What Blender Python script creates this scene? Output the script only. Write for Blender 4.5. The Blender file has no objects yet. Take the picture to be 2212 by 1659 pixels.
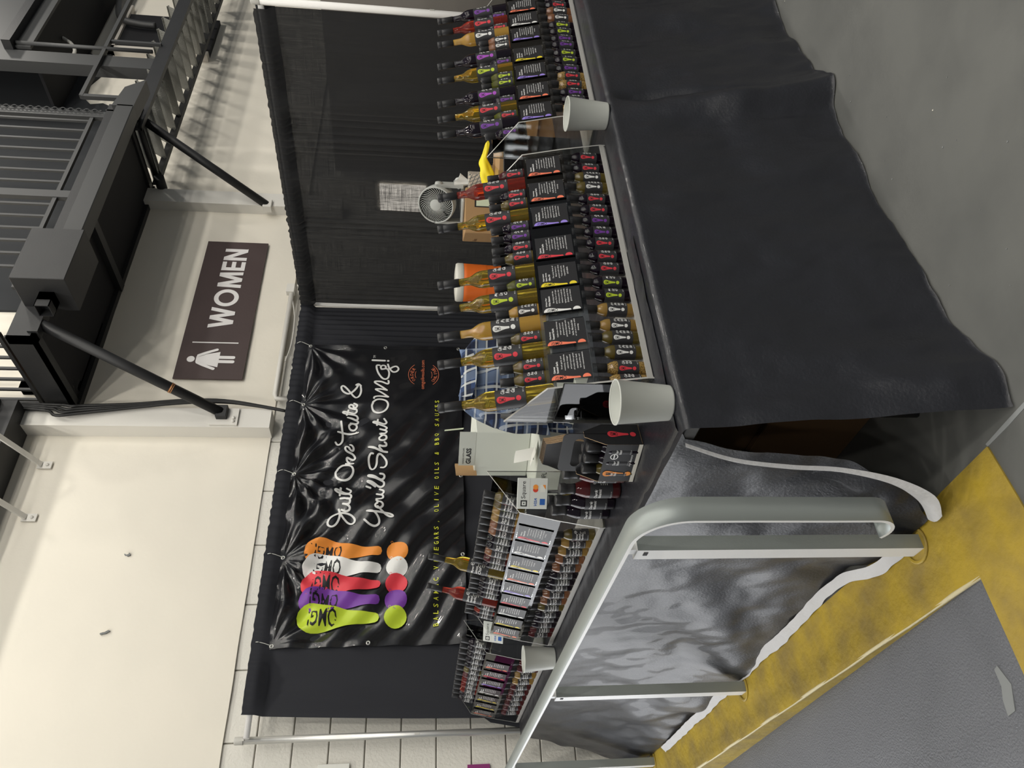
import bpy, bmesh, math, random
from mathutils import Vector, Matrix, noise
random.seed(7)
SC = bpy.context.scene
COL = SC.collection
PI = math.pi

# ------------------------------------------------------------------ camera, world, lights, exposure
YAW, PITCH, ROLL = math.radians(52.814), math.radians(6.97), math.radians(-1.043)
fw = Vector((math.cos(YAW)*math.cos(PITCH), math.sin(YAW)*math.cos(PITCH), -math.sin(PITCH)))
rt = Vector((math.sin(YAW), -math.cos(YAW), 0)); dn = fw.cross(rt)
r2 = rt*math.cos(ROLL)+dn*math.sin(ROLL); d2 = -rt*math.sin(ROLL)+dn*math.cos(ROLL)
cd = bpy.data.cameras.new('camera'); cam = bpy.data.objects.new('camera', cd); COL.objects.link(cam)
M = Matrix((d2, r2, -fw)).transposed().to_4x4(); M.translation = (0, 0, 1.43)   # phone held on its side
cam.matrix_world = M
cd.sensor_fit = 'HORIZONTAL'; cd.sensor_width = 36.0; cd.lens = 36.0*1645/2212; cd.clip_start = .05
SC.camera = cam
w = bpy.data.worlds.new('hall_air'); SC.world = w; w.use_nodes = True
w.node_tree.nodes['Background'].inputs[0].default_value = (.90, .95, 1.0, 1)
w.node_tree.nodes['Background'].inputs[1].default_value = .18
SC.view_settings.view_transform = 'Standard'; SC.view_settings.look = 'None'
SC.view_settings.gamma = 1.0; SC.view_settings.use_curve_mapping = False
SC.view_settings.exposure = 0.2
# high-bay globe lamps in rows under the roof
for i in range(6):
    for j in range(5):
        l = bpy.data.lights.new('high_bay_lamp', 'POINT'); l.energy = 132; l.color = (1.0, .955, .87); l.shadow_soft_size = .15
        o = bpy.data.objects.new('high_bay_lamp', l); COL.objects.link(o); o.location = (-4.0+i*2.75, -10.0+j*3.2, 7.2)

# ------------------------------------------------------------------ materials
MATS = {}
def mat(name, col, rough=.6, metal=0.0, spec=.5, trans=0.0, ior=1.45, coat=0.0, noise_amt=0.0, nscale=8.0, bump=0.0, bscale=40.0, col2=None, emit=0.0, detail=5, stretch=None):
    m = bpy.data.materials.new(name); m.use_nodes = True
    nt = m.node_tree; b = nt.nodes['Principled BSDF']
    b.inputs['Base Color'].default_value = (*col, 1); b.inputs['Roughness'].default_value = rough
    b.inputs['Metallic'].default_value = metal; b.inputs['Specular IOR Level'].default_value = spec
    b.inputs['Transmission Weight'].default_value = trans; b.inputs['IOR'].default_value = ior
    b.inputs['Coat Weight'].default_value = coat; b.inputs['Coat Roughness'].default_value = .03
    if emit: b.inputs['Emission Color'].default_value = (*col, 1); b.inputs['Emission Strength'].default_value = emit
    if noise_amt or bump:
        tc = nt.nodes.new('ShaderNodeTexCoord'); mp = nt.nodes.new('ShaderNodeMapping')
        nt.links.new(tc.outputs['Object'], mp.inputs[0])
        if stretch: mp.inputs['Scale'].default_value = stretch
    if noise_amt:
        n = nt.nodes.new('ShaderNodeTexNoise'); n.inputs['Scale'].default_value = nscale; n.inputs['Detail'].default_value = detail
        r = nt.nodes.new('ShaderNodeValToRGB'); mx = nt.nodes.new('ShaderNodeMix'); mx.data_type = 'RGBA'
        r.color_ramp.elements[0].position = .38; r.color_ramp.elements[1].position = .68
        nt.links.new(mp.outputs[0], n.inputs[0]); nt.links.new(n.outputs[0], r.inputs[0])
        c2 = col2 or tuple(c*.6 for c in col)
        mm = nt.nodes.new('ShaderNodeMath'); mm.operation = 'MULTIPLY'; mm.inputs[1].default_value = noise_amt
        nt.links.new(r.outputs[0], mm.inputs[0]); nt.links.new(mm.outputs[0], mx.inputs[0])
        mx.inputs[6].default_value = (*col, 1); mx.inputs[7].default_value = (*c2, 1)
        nt.links.new(mx.outputs[2], b.inputs['Base Color'])
    if bump:
        n2 = nt.nodes.new('ShaderNodeTexNoise'); n2.inputs['Scale'].default_value = bscale; n2.inputs['Detail'].default_value = 6
        bp = nt.nodes.new('ShaderNodeBump'); bp.inputs['Strength'].default_value = bump; bp.inputs['Distance'].default_value = .01
        nt.links.new(mp.outputs[0], n2.inputs[0]); nt.links.new(n2.outputs[0], bp.inputs['Height']); nt.links.new(bp.outputs[0], b.inputs['Normal'])
    MATS[name] = m
    return m
mat('plaster', (.80, .755, .66), .85, bump=.35, bscale=9, noise_amt=.25, nscale=2.2, col2=(.72, .69, .61))
mat('block_paint', (.72, .70, .64), .8, bump=.5, bscale=55)
mat('mortar', (.66, .64, .585), .9)
mat('sign_brown', (.060, .038, .036), .5, bump=.08, bscale=30)
mat('sign_white', (.80, .78, .77), .5)
mat('steel_black', (.016, .0165, .018), .5, bump=.05, bscale=60, noise_amt=.3, nscale=6, col2=(.028, .028, .028))
mat('steel_grey', (.042, .043, .044), .5)
mat('deck_dark', (.010, .010, .012), .8)
mat('wall_dark', (.02, .022, .025), .8)
mat('wall_cream_up', (.62, .58, .52), .8, noise_amt=.35, nscale=3, col2=(.5, .46, .42))
mat('tread_plate', (.22, .22, .20), .45, metal=.25, bump=1.0, bscale=70)
mat('white_paint', (.74, .72, .67), .6)
mat('conduit_grey', (.55, .54, .5), .5)
mat('cable_black', (.012, .012, .012), .5)
mat('copper', (.55, .27, .12), .35, metal=1)
mat('wood_brown', (.30, .15, .07), .6)
mat('pole_metal', (.62, .62, .60), .35, metal=.75)
mat('pole_white', (.75, .74, .72), .45)
mat('banner_print_white', (.78, .78, .76), .35)
mat('vinyl_cloth', (.0132, .0142, .0190), .39, spec=.55, bump=.14, bscale=110, coat=.10)
mat('cloth_back', (.55, .55, .56), .9, bump=.3, bscale=60)
mat('rail_metal', (.33, .36, .35), .42, metal=.35, bump=.03, bscale=200)
mat('rail_lit', (.80, .80, .79), .4)  # bright copy of the rail metal, light on these faces put into the colour
mat('cup_paper', (.57, .585, .545), .45, coat=.15)
mat('cap_black', (.030, .030, .032), .38)
mat('label_black', (.030, .030, .033), .5)
mat('label_white', (.85, .85, .84), .5)
mat('ink_black', (.012, .012, .014), .5)
for n, c in dict(red=(.72, .05, .07), white=(.82, .82, .80), purple=(.19, .05, .36), magenta=(.42, .08, .55), green=(.52, .66, .04), yellow=(.85, .68, .03), salmon=(.92, .22, .12), lilac=(.33, .24, .75), orange=(.85, .30, .05)).items():
    mat('ink_'+n, c, .45)
mat('print_yellow', (.72, .74, .06), .4)
mat('print_coral', (.75, .20, .10), .4)
mat('liq_dark', (.006, .003, .007), .03, spec=.45)
mat('liq_gold', (.80, .58, .07), .03, trans=.92, ior=1.38)
mat('liq_red', (.60, .07, .04), .03, trans=.85, ior=1.38)
mat('liq_amber', (.50, .29, .05), .05, trans=.35, ior=1.38, coat=.5)
mat('liq_olive', (.12, .09, .02), .05, trans=.3, ior=1.38, coat=.5)
mat('liq_orange', (.17, .07, .03), .05, coat=.5)
mat('liq_brown', (.06, .010, .011), .03, spec=.5)
mat('liq_tan', (.30, .18, .045), .05, trans=.2, ior=1.38, coat=.5)
mat('liq_herb', (.36, .23, .07), .12, noise_amt=1.0, nscale=260, col2=(.05, .03, .01), coat=.4)
mat('liq_green', (.13, .14, .01), .04, trans=.5, ior=1.38)
mat('card_black', (.018, .018, .020), .4)
mat('carton_black', (.022, .022, .024), .42)
mat('carton_raw', (.42, .29, .17), .8)
mat('carton_cream', (.62, .60, .53), .6)
mat('cardboard', (.40, .245, .115), .85, noise_amt=.2, nscale=5)
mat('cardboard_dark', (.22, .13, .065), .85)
mat('tape', (.34, .20, .09), .35)
mat('white_carton', (.62, .645, .585), .8)
mat('white_carton2', (.55, .57, .52), .8)
mat('paper_green', (.62, .68, .50), .8)
mat('paper_white', (.75, .75, .70), .8)
mat('fan_grey', (.43, .44, .42), .5)
mat('fan_dark', (.01, .01, .012), .7)
mat('cooler_orange', (.80, .16, .02), .45, noise_amt=.15, nscale=4)
mat('cooler_white', (.68, .67, .60), .5)
mat('glove_yellow', (.88, .72, .02), .5)
mat('tissue_white', (.85, .86, .84), .9)
mat('card_reader', (.66, .68, .65), .35)
mat('ink_blue', (.03, .12, .42), .4)
mat('ink_cardred', (.65, .06, .03), .4)
mat('black_gloss', (.01, .01, .011), .38)
mat('grommet', (.70, .69, .66), .3, metal=.8)
mat('baseboard_paint', (.13, .14, .155), .5)
mat('table_plastic', (.06, .06, .06), .6)
mat('purple_poster', (.25, .03, .16), .5)

def acrylic():
    m = bpy.data.materials.new('clear_acrylic'); m.use_nodes = True; nt = m.node_tree; nt.nodes.clear()
    o = nt.nodes.new('ShaderNodeOutputMaterial'); mx = nt.nodes.new('ShaderNodeMixShader')
    t = nt.nodes.new('ShaderNodeBsdfTransparent'); g = nt.nodes.new('ShaderNodeBsdfGlossy'); f = nt.nodes.new('ShaderNodeFresnel')
    t.inputs[0].default_value = (.93, .94, .93, 1); g.inputs['Roughness'].default_value = .03; f.inputs[0].default_value = 1.5
    nt.links.new(f.outputs[0], mx.inputs[0]); nt.links.new(t.outputs[0], mx.inputs[1]); nt.links.new(g.outputs[0], mx.inputs[2]); nt.links.new(mx.outputs[0], o.inputs[0])
    MATS['acrylic'] = m
    mat('acrylic_edge', (.58, .57, .54), .25, trans=.25)  # pale cut faces: the sheet's edge glow put into the colour
acrylic()

def floor_mat():
    m = mat('concrete', (.128, .130, .122), .52, bump=.12, bscale=25, noise_amt=.75, nscale=3.2, col2=(.088, .090, .086), detail=9); return m
floor_mat()
mat('ramp_concrete', (.12, .125, .14), .48, bump=.4, bscale=170, noise_amt=.4, nscale=2.5, col2=(.09, .095, .105))
mat('kerb_yellow', (.43, .30, .028), .5, bump=.5, bscale=26, noise_amt=.8, nscale=6.5, col2=(.23, .165, .05), detail=12)

def drape_mat():
    m = bpy.data.materials.new('drape_cloth'); m.use_nodes = True; nt = m.node_tree; b = nt.nodes['Principled BSDF']; out = nt.nodes['Material Output']
    b.inputs['Base Color'].default_value = (.0075, .008, .0095, 1); b.inputs['Roughness'].default_value = .85
    b.inputs['Sheen Weight'].default_value = .12
    tc = nt.nodes.new('ShaderNodeTexCoord')
    facs = []
    for sc in ((5, 5, 620), (620, 620, 5)):       # warp and weft threads
        mp = nt.nodes.new('ShaderNodeMapping'); mp.inputs['Scale'].default_value = sc
        n = nt.nodes.new('ShaderNodeTexNoise'); n.inputs['Scale'].default_value = 1.0; n.inputs['Detail'].default_value = 2
        nt.links.new(tc.outputs['Object'], mp.inputs[0]); nt.links.new(mp.outputs[0], n.inputs[0]); facs.append(n)
    mu = nt.nodes.new('ShaderNodeMath'); mu.operation = 'MULTIPLY'
    nt.links.new(facs[0].outputs[0], mu.inputs[0]); nt.links.new(facs[1].outputs[0], mu.inputs[1])
    mr = nt.nodes.new('ShaderNodeMapRange'); mr.inputs['From Min'].default_value = .16; mr.inputs['From Max'].default_value = .42
    mr.inputs['To Min'].default_value = .0; mr.inputs['To Max'].default_value = .075
    nt.links.new(mu.outputs[0], mr.inputs[0])
    t = nt.nodes.new('ShaderNodeBsdfTransparent'); mx = nt.nodes.new('ShaderNodeMixShader')
    nt.links.new(mr.outputs[0], mx.inputs[0]); nt.links.new(b.outputs[0], mx.inputs[1]); nt.links.new(t.outputs[0], mx.inputs[2]); nt.links.new(mx.outputs[0], out.inputs[0])
    MATS['drape'] = m
drape_mat()
mat('drape_opaque', (.017, .0182, .024), .8, bump=.2, bscale=300)  # base raised and bluer: veiling glare over the left drape painted in
def banner_mat():
    m = mat('banner_vinyl', (.0105, .0108, .013), .21, spec=.8, bump=.10, bscale=420, coat=.3)
    return m
banner_mat()
def plaid_mat():
    m = bpy.data.materials.new('plaid'); m.use_nodes = True; nt = m.node_tree; b = nt.nodes['Principled BSDF']; b.inputs['Roughness'].default_value = .9
    tc = nt.nodes.new('ShaderNodeTexCoord'); prev = None
    base = nt.nodes.new('ShaderNodeRGB'); base.outputs[0].default_value = (.025, .05, .13, 1); prev = base.outputs[0]
    for direction, scale, thr, col, f in (('X', 5, .62, (.01, .013, .03), .75), ('Z', 5, .62, (.01, .013, .03), .75), ('X', 7, .93, (.60, .62, .60), .7), ('Z', 7, .93, (.60, .62, .60), .7), ('X', 3.1, .80, (.25, .34, .52), .35), ('Z', 3.1, .80, (.25, .34, .52), .35)):
        wv = nt.nodes.new('ShaderNodeTexWave'); wv.bands_direction = direction; wv.inputs['Scale'].default_value = scale; wv.inputs['Distortion'].default_value = .4
        nt.links.new(tc.outputs['UV'], wv.inputs[0]) if False else nt.links.new(tc.outputs['Object'], wv.inputs[0])
        gt = nt.nodes.new('ShaderNodeMath'); gt.operation = 'GREATER_THAN'; gt.inputs[1].default_value = thr; nt.links.new(wv.outputs[1], gt.inputs[0])
        mu = nt.nodes.new('ShaderNodeMath'); mu.operation = 'MULTIPLY'; mu.inputs[1].default_value = f; nt.links.new(gt.outputs[0], mu.inputs[0])
        mx = nt.nodes.new('ShaderNodeMix'); mx.data_type = 'RGBA'; mx.inputs[7].default_value = (*col, 1)
        nt.links.new(mu.outputs[0], mx.inputs[0]); nt.links.new(prev, mx.inputs[6]); prev = mx.outputs[2]
    nt.links.new(prev, b.inputs['Base Color']); MATS['plaid'] = m
plaid_mat()
def lattice_mat():
    m = bpy.data.materials.new('tissue_print'); m.use_nodes = True; nt = m.node_tree; b = nt.nodes['Principled BSDF']; b.inputs['Roughness'].default_value = .6
    tc = nt.nodes.new('ShaderNodeTexCoord'); mp = nt.nodes.new('ShaderNodeMapping'); mp.inputs['Rotation'].default_value = (.75, .4, .7)
    ck = nt.nodes.new('ShaderNodeTexBrick'); ck.offset = 0; ck.inputs['Scale'].default_value = 34; ck.inputs['Brick Width'].default_value = .5; ck.inputs['Row Height'].default_value = .5; ck.inputs['Mortar Size'].default_value = .05
    ck.inputs['Color1'].default_value = (.62, .55, .45, 1); ck.inputs['Color2'].default_value = (.58, .52, .44, 1); ck.inputs['Mortar'].default_value = (.10, .12, .13, 1)
    nt.links.new(tc.outputs['Object'], mp.inputs[0]); nt.links.new(mp.outputs[0], ck.inputs[0]); nt.links.new(ck.outputs[0], b.inputs['Base Color']); MATS['lattice'] = m
lattice_mat()

# ------------------------------------------------------------------ helpers
def MT(x): return MATS[x]
class MB:
    def __init__(s): s.v = []; s.f = []; s.m = []; s.mats = []; s.smooth = []
    def mi(s, m):
        if m not in s.mats: s.mats.append(m)
        return s.mats.index(m)
    def face(s, idx, m, sm=False): s.f.append(idx); s.m.append(s.mi(m)); s.smooth.append(sm)
    def box(s, a, b, m, bev=0):
        x0, y0, z0 = a; x1, y1, z1 = b
        if bev:
            o = len(s.v); e = bev
            for (zz, ins) in ((z0, e), (z0+e, 0), (z1-e, 0), (z1, e)):
                pts = [(x0+ins, y0+ins), (x1-ins, y0+ins), (x1-ins, y1-ins), (x0+ins, y1-ins)]
                if ins == 0:
                    pts = [(x0+e, y0), (x1-e, y0), (x1, y0+e), (x1, y1-e), (x1-e, y1), (x0+e, y1), (x0, y1-e), (x0, y0+e)]
                else:
                    pts = [(x0+e, y0+e), (x1-e, y0+e), (x1-e, y0+e), (x1-e, y1-e), (x1-e, y1-e), (x0+e, y1-e), (x0+e, y1-e), (x0+e, y0+e)]
                s.v += [(p[0], p[1], zz) for p in pts]
            for k in range(3):
                for i in range(8):
                    s.face([o+k*8+i, o+k*8+(i+1) % 8, o+k*8+8+(i+1) % 8, o+k*8+8+i], m)
            s.face([o+7, o+5, o+3, o+1], m); s.face([o+24, o+26, o+28, o+30], m)
            return s
        o = len(s.v)
        s.v += [(x0, y0, z0), (x1, y0, z0), (x1, y1, z0), (x0, y1, z0), (x0, y0, z1), (x1, y0, z1), (x1, y1, z1), (x0, y1, z1)]
        for q in ((0, 3, 2, 1), (4, 5, 6, 7), (0, 1, 5, 4), (1, 2, 6, 5), (2, 3, 7, 6), (3, 0, 4, 7)): s.face([o+i for i in q], m)
        return s
    def obox(s, c, ax, ay, az, m):      # oriented box: centre and three half axes
        c = Vector(c); ax = Vector(ax); ay = Vector(ay); az = Vector(az); o = len(s.v)
        for k in (-1, 1):
            for (i, j) in ((-1, -1), (1, -1), (1, 1), (-1, 1)): s.v.append(tuple(c+ax*i+ay*j+az*k))
        for q in ((0, 3, 2, 1), (4, 5, 6, 7), (0, 1, 5, 4), (1, 2, 6, 5), (2, 3, 7, 6), (3, 0, 4, 7)): s.face([o+i for i in q], m)
        return s
    def bar(s, a, b, wd, th, m, up=(0, 0, 1)):   # rectangular bar from a to b
        a = Vector(a); b = Vector(b); d = (b-a).normalized(); u = Vector(up); sd = d.cross(u)
        if sd.length < 1e-4: sd = d.cross(Vector((1, 0, 0)))
        sd.normalize(); u = sd.cross(d)
        return s.obox((a+b)/2, (b-a)/2, sd*wd/2, u*th/2, m)
    def prism(s, pts, y0, y1, m, axis='x', edge=None):  # polygon in the plane normal to axis, extruded
        n = len(pts); o = len(s.v); em = edge or m
        def P(p, t):
            if axis == 'x': return (t, p[0], p[1])
            if axis == 'y': return (p[0], t, p[1])
            return (p[0], p[1], t)
        for t in (y0, y1): s.v += [P(p, t) for p in pts]
        s.face([o+i for i in range(n)][::-1], m); s.face([o+n+i for i in range(n)], m)
        for i in range(n): s.face([o+i, o+(i+1) % n, o+n+(i+1) % n, o+n+i], em)
        return s
    def tube(s, path, r, m, seg=10, closed=False):
        P = [Vector(p) for p in path]; n = len(P); o = len(s.v)
        rr = r if isinstance(r, (list, tuple)) else [r]*n
        up = Vector((.13, .21, 1)).normalized()
        for i in range(n):
            d = (P[min(i+1, n-1)]-P[max(i-1, 0)]).normalized()
            a = d.cross(up)
            if a.length < .05: a = d.cross(Vector((1, 0, 0)))
            a.normalize(); b = a.cross(d); 
            for k in range(seg):
                t = 2*PI*k/seg; s.v.append(tuple(P[i]+(a*math.cos(t)+b*math.sin(t))*rr[i]))
        for i in range(n-1):
            for k in range(seg):
                s.face([o+i*seg+k, o+i*seg+(k+1) % seg, o+(i+1)*seg+(k+1) % seg, o+(i+1)*seg+k], m, True)
        s.face([o+k for k in range(seg)][::-1], m); s.face([o+(n-1)*seg+k for k in range(seg)], m)
        return s
    def lathe(s, prof, m, seg=20, c=(0, 0, 0), axis=None, cap=True):
        o = len(s.v); n = len(prof)
        A = Matrix.Identity(3) if axis is None else Vector((0, 0, 1)).rotation_difference(Vector(axis)).to_matrix()
        for (r, z) in prof:
            for k in range(seg):
                t = 2*PI*k/seg; s.v.append(tuple(Vector(c)+A @ Vector((r*math.cos(t), r*math.sin(t), z))))
        for i in range(n-1):
            mm = m[i] if isinstance(m, list) else m
            for k in range(seg):
                s.face([o+i*seg+k, o+i*seg+(k+1) % seg, o+(i+1)*seg+(k+1) % seg, o+(i+1)*seg+k], mm, True)
        if not cap: return s
        m0 = m[0] if isinstance(m, list) else m; m1 = m[-1] if isinstance(m, list) else m
        if prof[0][0] > 1e-6: s.face([o+k for k in range(seg)][::-1], m0)
        if prof[-1][0] > 1e-6: s.face([o+(n-1)*seg+k for k in range(seg)], m1)
        return s
    def grid(s, fn, nu, nv, m, sm=True):
        o = len(s.v)
        for j in range(nv+1):
            for i in range(nu+1): s.v.append(tuple(fn(i/nu, j/nv)))
        for j in range(nv):
            for i in range(nu):
                a = o+j*(nu+1)+i; s.face([a, a+1, a+nu+2, a+nu+1], m, sm)
        return s
    def mesh(s, name):
        me = bpy.data.meshes.new(name); me.from_pydata(s.v, [], s.f)
        for m in s.mats: me.materials.append(MT(m))
        me.polygons.foreach_set('material_index', s.m); me.polygons.foreach_set('use_smooth', s.smooth)
        me.update(); me.validate(); return me
    def build(s, name, parent=None, **k): return mk(name, s.mesh(name), parent, **k)
def mk(name, me, parent=None, label=None, cat=None, group=None, kind=None, loc=None, rot=None):
    o = bpy.data.objects.new(name, me); COL.objects.link(o)
    if parent: o.parent = parent
    if loc: o.location = loc
    if rot: o.rotation_euler = rot
    if label: o['label'] = label
    if cat: o['category'] = cat
    if group: o['group'] = group
    if kind: o['kind'] = kind
    return o
def thing(name, label, cat, loc=(0, 0, 0), rot=(0, 0, 0), group=None):
    o = mk(name, None, None, label, cat, group, None, loc, rot); o.empty_display_size = .05; return o
ORD = ['first', 'second', 'third', 'fourth', 'fifth', 'sixth', 'seventh', 'eighth', 'ninth', 'tenth', 'eleventh', 'twelfth', 'thirteenth', 'fourteenth', 'fifteenth', 'sixteenth', 'seventeenth', 'eighteenth', 'nineteenth', 'twentieth']
def catmull(pts, k=5):
    P = [Vector(p) for p in pts]
    if len(P) < 3: return P
    out = []
    for i in range(len(P)-1):
        a = P[max(i-1, 0)]; b = P[i]; c = P[i+1]; d = P[min(i+2, len(P)-1)]
        for j in range(k):
            t = j/k; out.append(.5*((2*b)+(c-a)*t+(2*a-5*b+4*c-d)*t*t+(3*b-a-3*c+d)*t**3))
    out.append(P[-1]); return out
_tx = {}
def text2d(body, bold=0.0, shear=0.0, space=1.0, res=2):
    key = (body, bold, shear, space, res)
    if key not in _tx:
        c = bpy.data.curves.new('t', 'FONT'); c.body = body; c.size = 1; c.resolution_u = res; c.offset = bold; c.shear = shear; c.space_character = space
        o = bpy.data.objects.new('t', c); COL.objects.link(o)
        dg = bpy.context.evaluated_depsgraph_get(); dg.update()
        me = bpy.data.meshes.new_from_object(o.evaluated_get(dg))
        vs = [(v.co.x, v.co.y) for v in me.vertices]; fs = [list(p.vertices) for p in me.polygons]
        bpy.data.objects.remove(o); bpy.data.curves.remove(c); bpy.data.meshes.remove(me)
        x0 = min(v[0] for v in vs); x1 = max(v[0] for v in vs)
        y0 = min(v[1] for v in vs); y1 = max(v[1] for v in vs)
        _tx[key] = (vs, fs, (x0, x1, y0, y1))
    return _tx[key]
class PL:      # flat print: pieces in a plane, later laid on a surface
    def __init__(s): s.items = []
    def poly(s, pts, m, layer=1): s.items.append(([tuple(p) for p in pts], [list(range(len(pts)))], m, layer)); return s
    def rect(s, x0, y0, x1, y1, m, layer=1): return s.poly([(x0, y0), (x1, y0), (x1, y1), (x0, y1)], m, layer)
    def circle(s, x, y, r, m, layer=1, n=20): return s.poly([(x+r*math.cos(2*PI*i/n), y+r*math.sin(2*PI*i/n)) for i in range(n)], m, layer)
    def ring(s, x, y, r, wd, m, layer=1, a0=0, a1=2*PI, n=24):
        return s.stroke([(x+r*math.cos(a0+(a1-a0)*i/n), y+r*math.sin(a0+(a1-a0)*i/n)) for i in range(n+1)], wd, m, layer, 1)
    def text(s, body, x, y, wd, ht, m, layer=2, bold=0.0, shear=0.0, rot=0.0, align='L', space=1.0, res=2):
        # fits the text into wd x ht (ht of the glyph box); rot in radians about (x, y)
        vs, fs, (x0, x1, y0, y1) = text2d(body, bold, shear, space, res)
        kx = wd/(x1-x0) if wd else ht/(y1-y0)*.9; ky = ht/(y1-y0)
        ox = -(x1-x0)*kx/2 if align == 'C' else 0
        c, sn = math.cos(rot), math.sin(rot); out = []
        for (a, b) in vs:
            px = (a-x0)*kx+ox; py = (b-y0)*ky
            out.append((x+px*c-py*sn, y+px*sn+py*c))
        s.items.append((out, fs, m, layer)); return s
    def stroke(s, pts, wd, m, layer=2, k=5):
        P = catmull([(p[0], p[1], 0) for p in pts], k) if k > 1 else [Vector((p[0], p[1], 0)) for p in pts]
        L = []; Rr = []
        d0 = (P[1]-P[0]).normalized(); d1 = (P[-1]-P[-2]).normalized()
        P = [P[0]-d0*wd*.35]+P+[P[-1]+d1*wd*.35]
        n = len(P)
        for i in range(n):
            d = (P[min(i+1, n-1)]-P[max(i-1, 0)]).normalized(); q = Vector((-d.y, d.x, 0))
            h = wd/2*(.55 if i in (0, n-1) else 1)
            L.append(P[i]+q*h); Rr.append(P[i]-q*h)
        vs = [(p.x, p.y) for p in L]+[(p.x, p.y) for p in Rr]
        s.items.append((vs, [[i, n+i, n+i+1, i+1] for i in range(n-1)], m, layer)); return s
    def emblem(s, x, ytop, L, col, layer=1, ink='ink_black', clip=None):
        hw = [(0.0, 0.0), (.01, .052), (.03, .086), (.06, .115), (.10, .135), (.14, .14), (.20, .136), (.27, .122), (.36, .098), (.45, .076), (.55, .058), (.65, .049), (.71, .046), (.735, .034), (.746, 0)]
        right = [(x+h*L, ytop-t*L) for t, h in hw]; left = [(x-h*L, ytop-t*L) for t, h in hw[1:-1]][::-1]
        pts = right+left; dot = [(x+.105*L*math.cos(2*PI*i/20), ytop-.895*L+.105*L*math.sin(2*PI*i/20)) for i in range(20)]
        if clip is not None:
            pts = [(max(p[0], clip), p[1]) for p in pts]; dot = [(max(p[0], clip), p[1]) for p in dot]
        s.poly(pts, col, layer); s.poly(dot, col, layer)
        if clip is None: s.text('OMG!', x+.082*L, ytop-.36*L, .26*L, .165*L, ink, layer+1, bold=.012, rot=PI/2)
        else: s.text('OMG!', x+.105*L, ytop-.38*L, .28*L, .105*L, ink, layer+1, bold=.012, rot=PI/2)
        return s
    def mesh(s, name, fn, stepx=None, stepy=None):
        allm = []; V = []; F = []; MI = []
        layers = sorted(set(i[3] for i in s.items))
        for ly in layers:
            bm = bmesh.new()
            for vs, fs, m, l in s.items:
                if l != ly: continue
                if m not in allm: allm.append(m)
                bv = [bm.verts.new((p[0], p[1], 0)) for p in vs]
                for f in fs:
                    try: bm.faces.new([bv[i] for i in f]).material_index = allm.index(m)
                    except ValueError: pass
            bmesh.ops.triangulate(bm, faces=[f for f in bm.faces if len(f.verts) > 4])
            bm.normal_update()
            bmesh.ops.reverse_faces(bm, faces=[f for f in bm.faces if f.normal.z < 0])
            for step, ax in ((stepx, 0), (stepy, 1)):
                if not step or not bm.verts: continue
                lo = min(v.co[ax] for v in bm.verts); hi = max(v.co[ax] for v in bm.verts)
                k = math.ceil(lo/step)
                while k*step < hi:
                    co = Vector((0, 0, 0)); co[ax] = k*step; no = Vector((0, 0, 0)); no[ax] = 1
                    bmesh.ops.bisect_plane(bm, geom=bm.verts[:]+bm.edges[:]+bm.faces[:], plane_co=co, plane_no=no, dist=1e-6); k += 1
            o = len(V); bm.verts.index_update()
            for v in bm.verts: V.append(tuple(fn(v.co.x, v.co.y, ly)))
            for f in bm.faces: F.append([o+v.index for v in f.verts]); MI.append(f.material_index)
            bm.free()
        me = bpy.data.meshes.new(name); me.from_pydata(V, [], F)
        for m in allm: me.materials.append(MT(m))
        me.polygons.foreach_set('material_index', MI); me.polygons.foreach_set('use_smooth', [True]*len(F)); me.update()
        return me
KB = 1.05                       # the backdrop plane measured at 5.1 m stands at 5.355 m
def S(x, y, z): return (x*KB, y*KB, 1.43+(z-1.43)*KB)
def fbm(x, y, z, o=4): return noise.fractal(Vector((x, y, z)), 1.0, 2.0, o)

# ------------------------------------------------------------------ the setting
WY = 5.1*KB
fl = MB().box((.705, -9, -.30), (14, WY+.2, 0), 'concrete').box((-8, -9, -.30), (.705, 1.70, 0), 'concrete').build('floor', kind='structure')
mat('bare_grey', (.22, .23, .23), .8)
rp = MB().prism([(1.70, -.003), (6.0, -.235), (6.0, -.6), (1.70, -.6)], -8, .702, 'ramp_concrete', 'x').build('floor_ramp', kind='structure')
# worn concrete patch on the ramp and the seam in the slab
MB().prism([(.40, 1.790), (.455, 1.765), (.505, 1.785), (.50, 1.80), (.46, 1.80), (.43, 1.815), (.395, 1.82)], -.0105, -.0055, 'bare_grey', 'z').build('bare_patch', parent=rp)
MB().prism([(.957, 1.487), (.962, 1.40), (.972, 1.30), (.980, 1.0), (.990, 1.0), (.983, 1.30), (.974, 1.41), (.966, 1.49)], .0002, .0014, 'bare_grey', 'z').build('slab_seam', parent=fl)
kb = MB()
def kerb_fn(u, v):
    pass
kb.prism([(.700, 1.60), (.80, 1.475), (.957, 1.487), (.947, 1.70), (.925, 1.92), (.925, 5.3), (.700, 5.3)], -.5, .004, 'kerb_yellow', 'z')
kb.prism([(-6, 1.70), (-6, 1.455), (.60, 1.462), (.80, 1.472), (.955, 1.485), (.948, 1.60), (.86, 1.70)], -.2, .0045, 'kerb_yellow', 'z')
kb.build('trim_1', kind='structure', label='worn yellow painted kerb edging the ramp')
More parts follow.
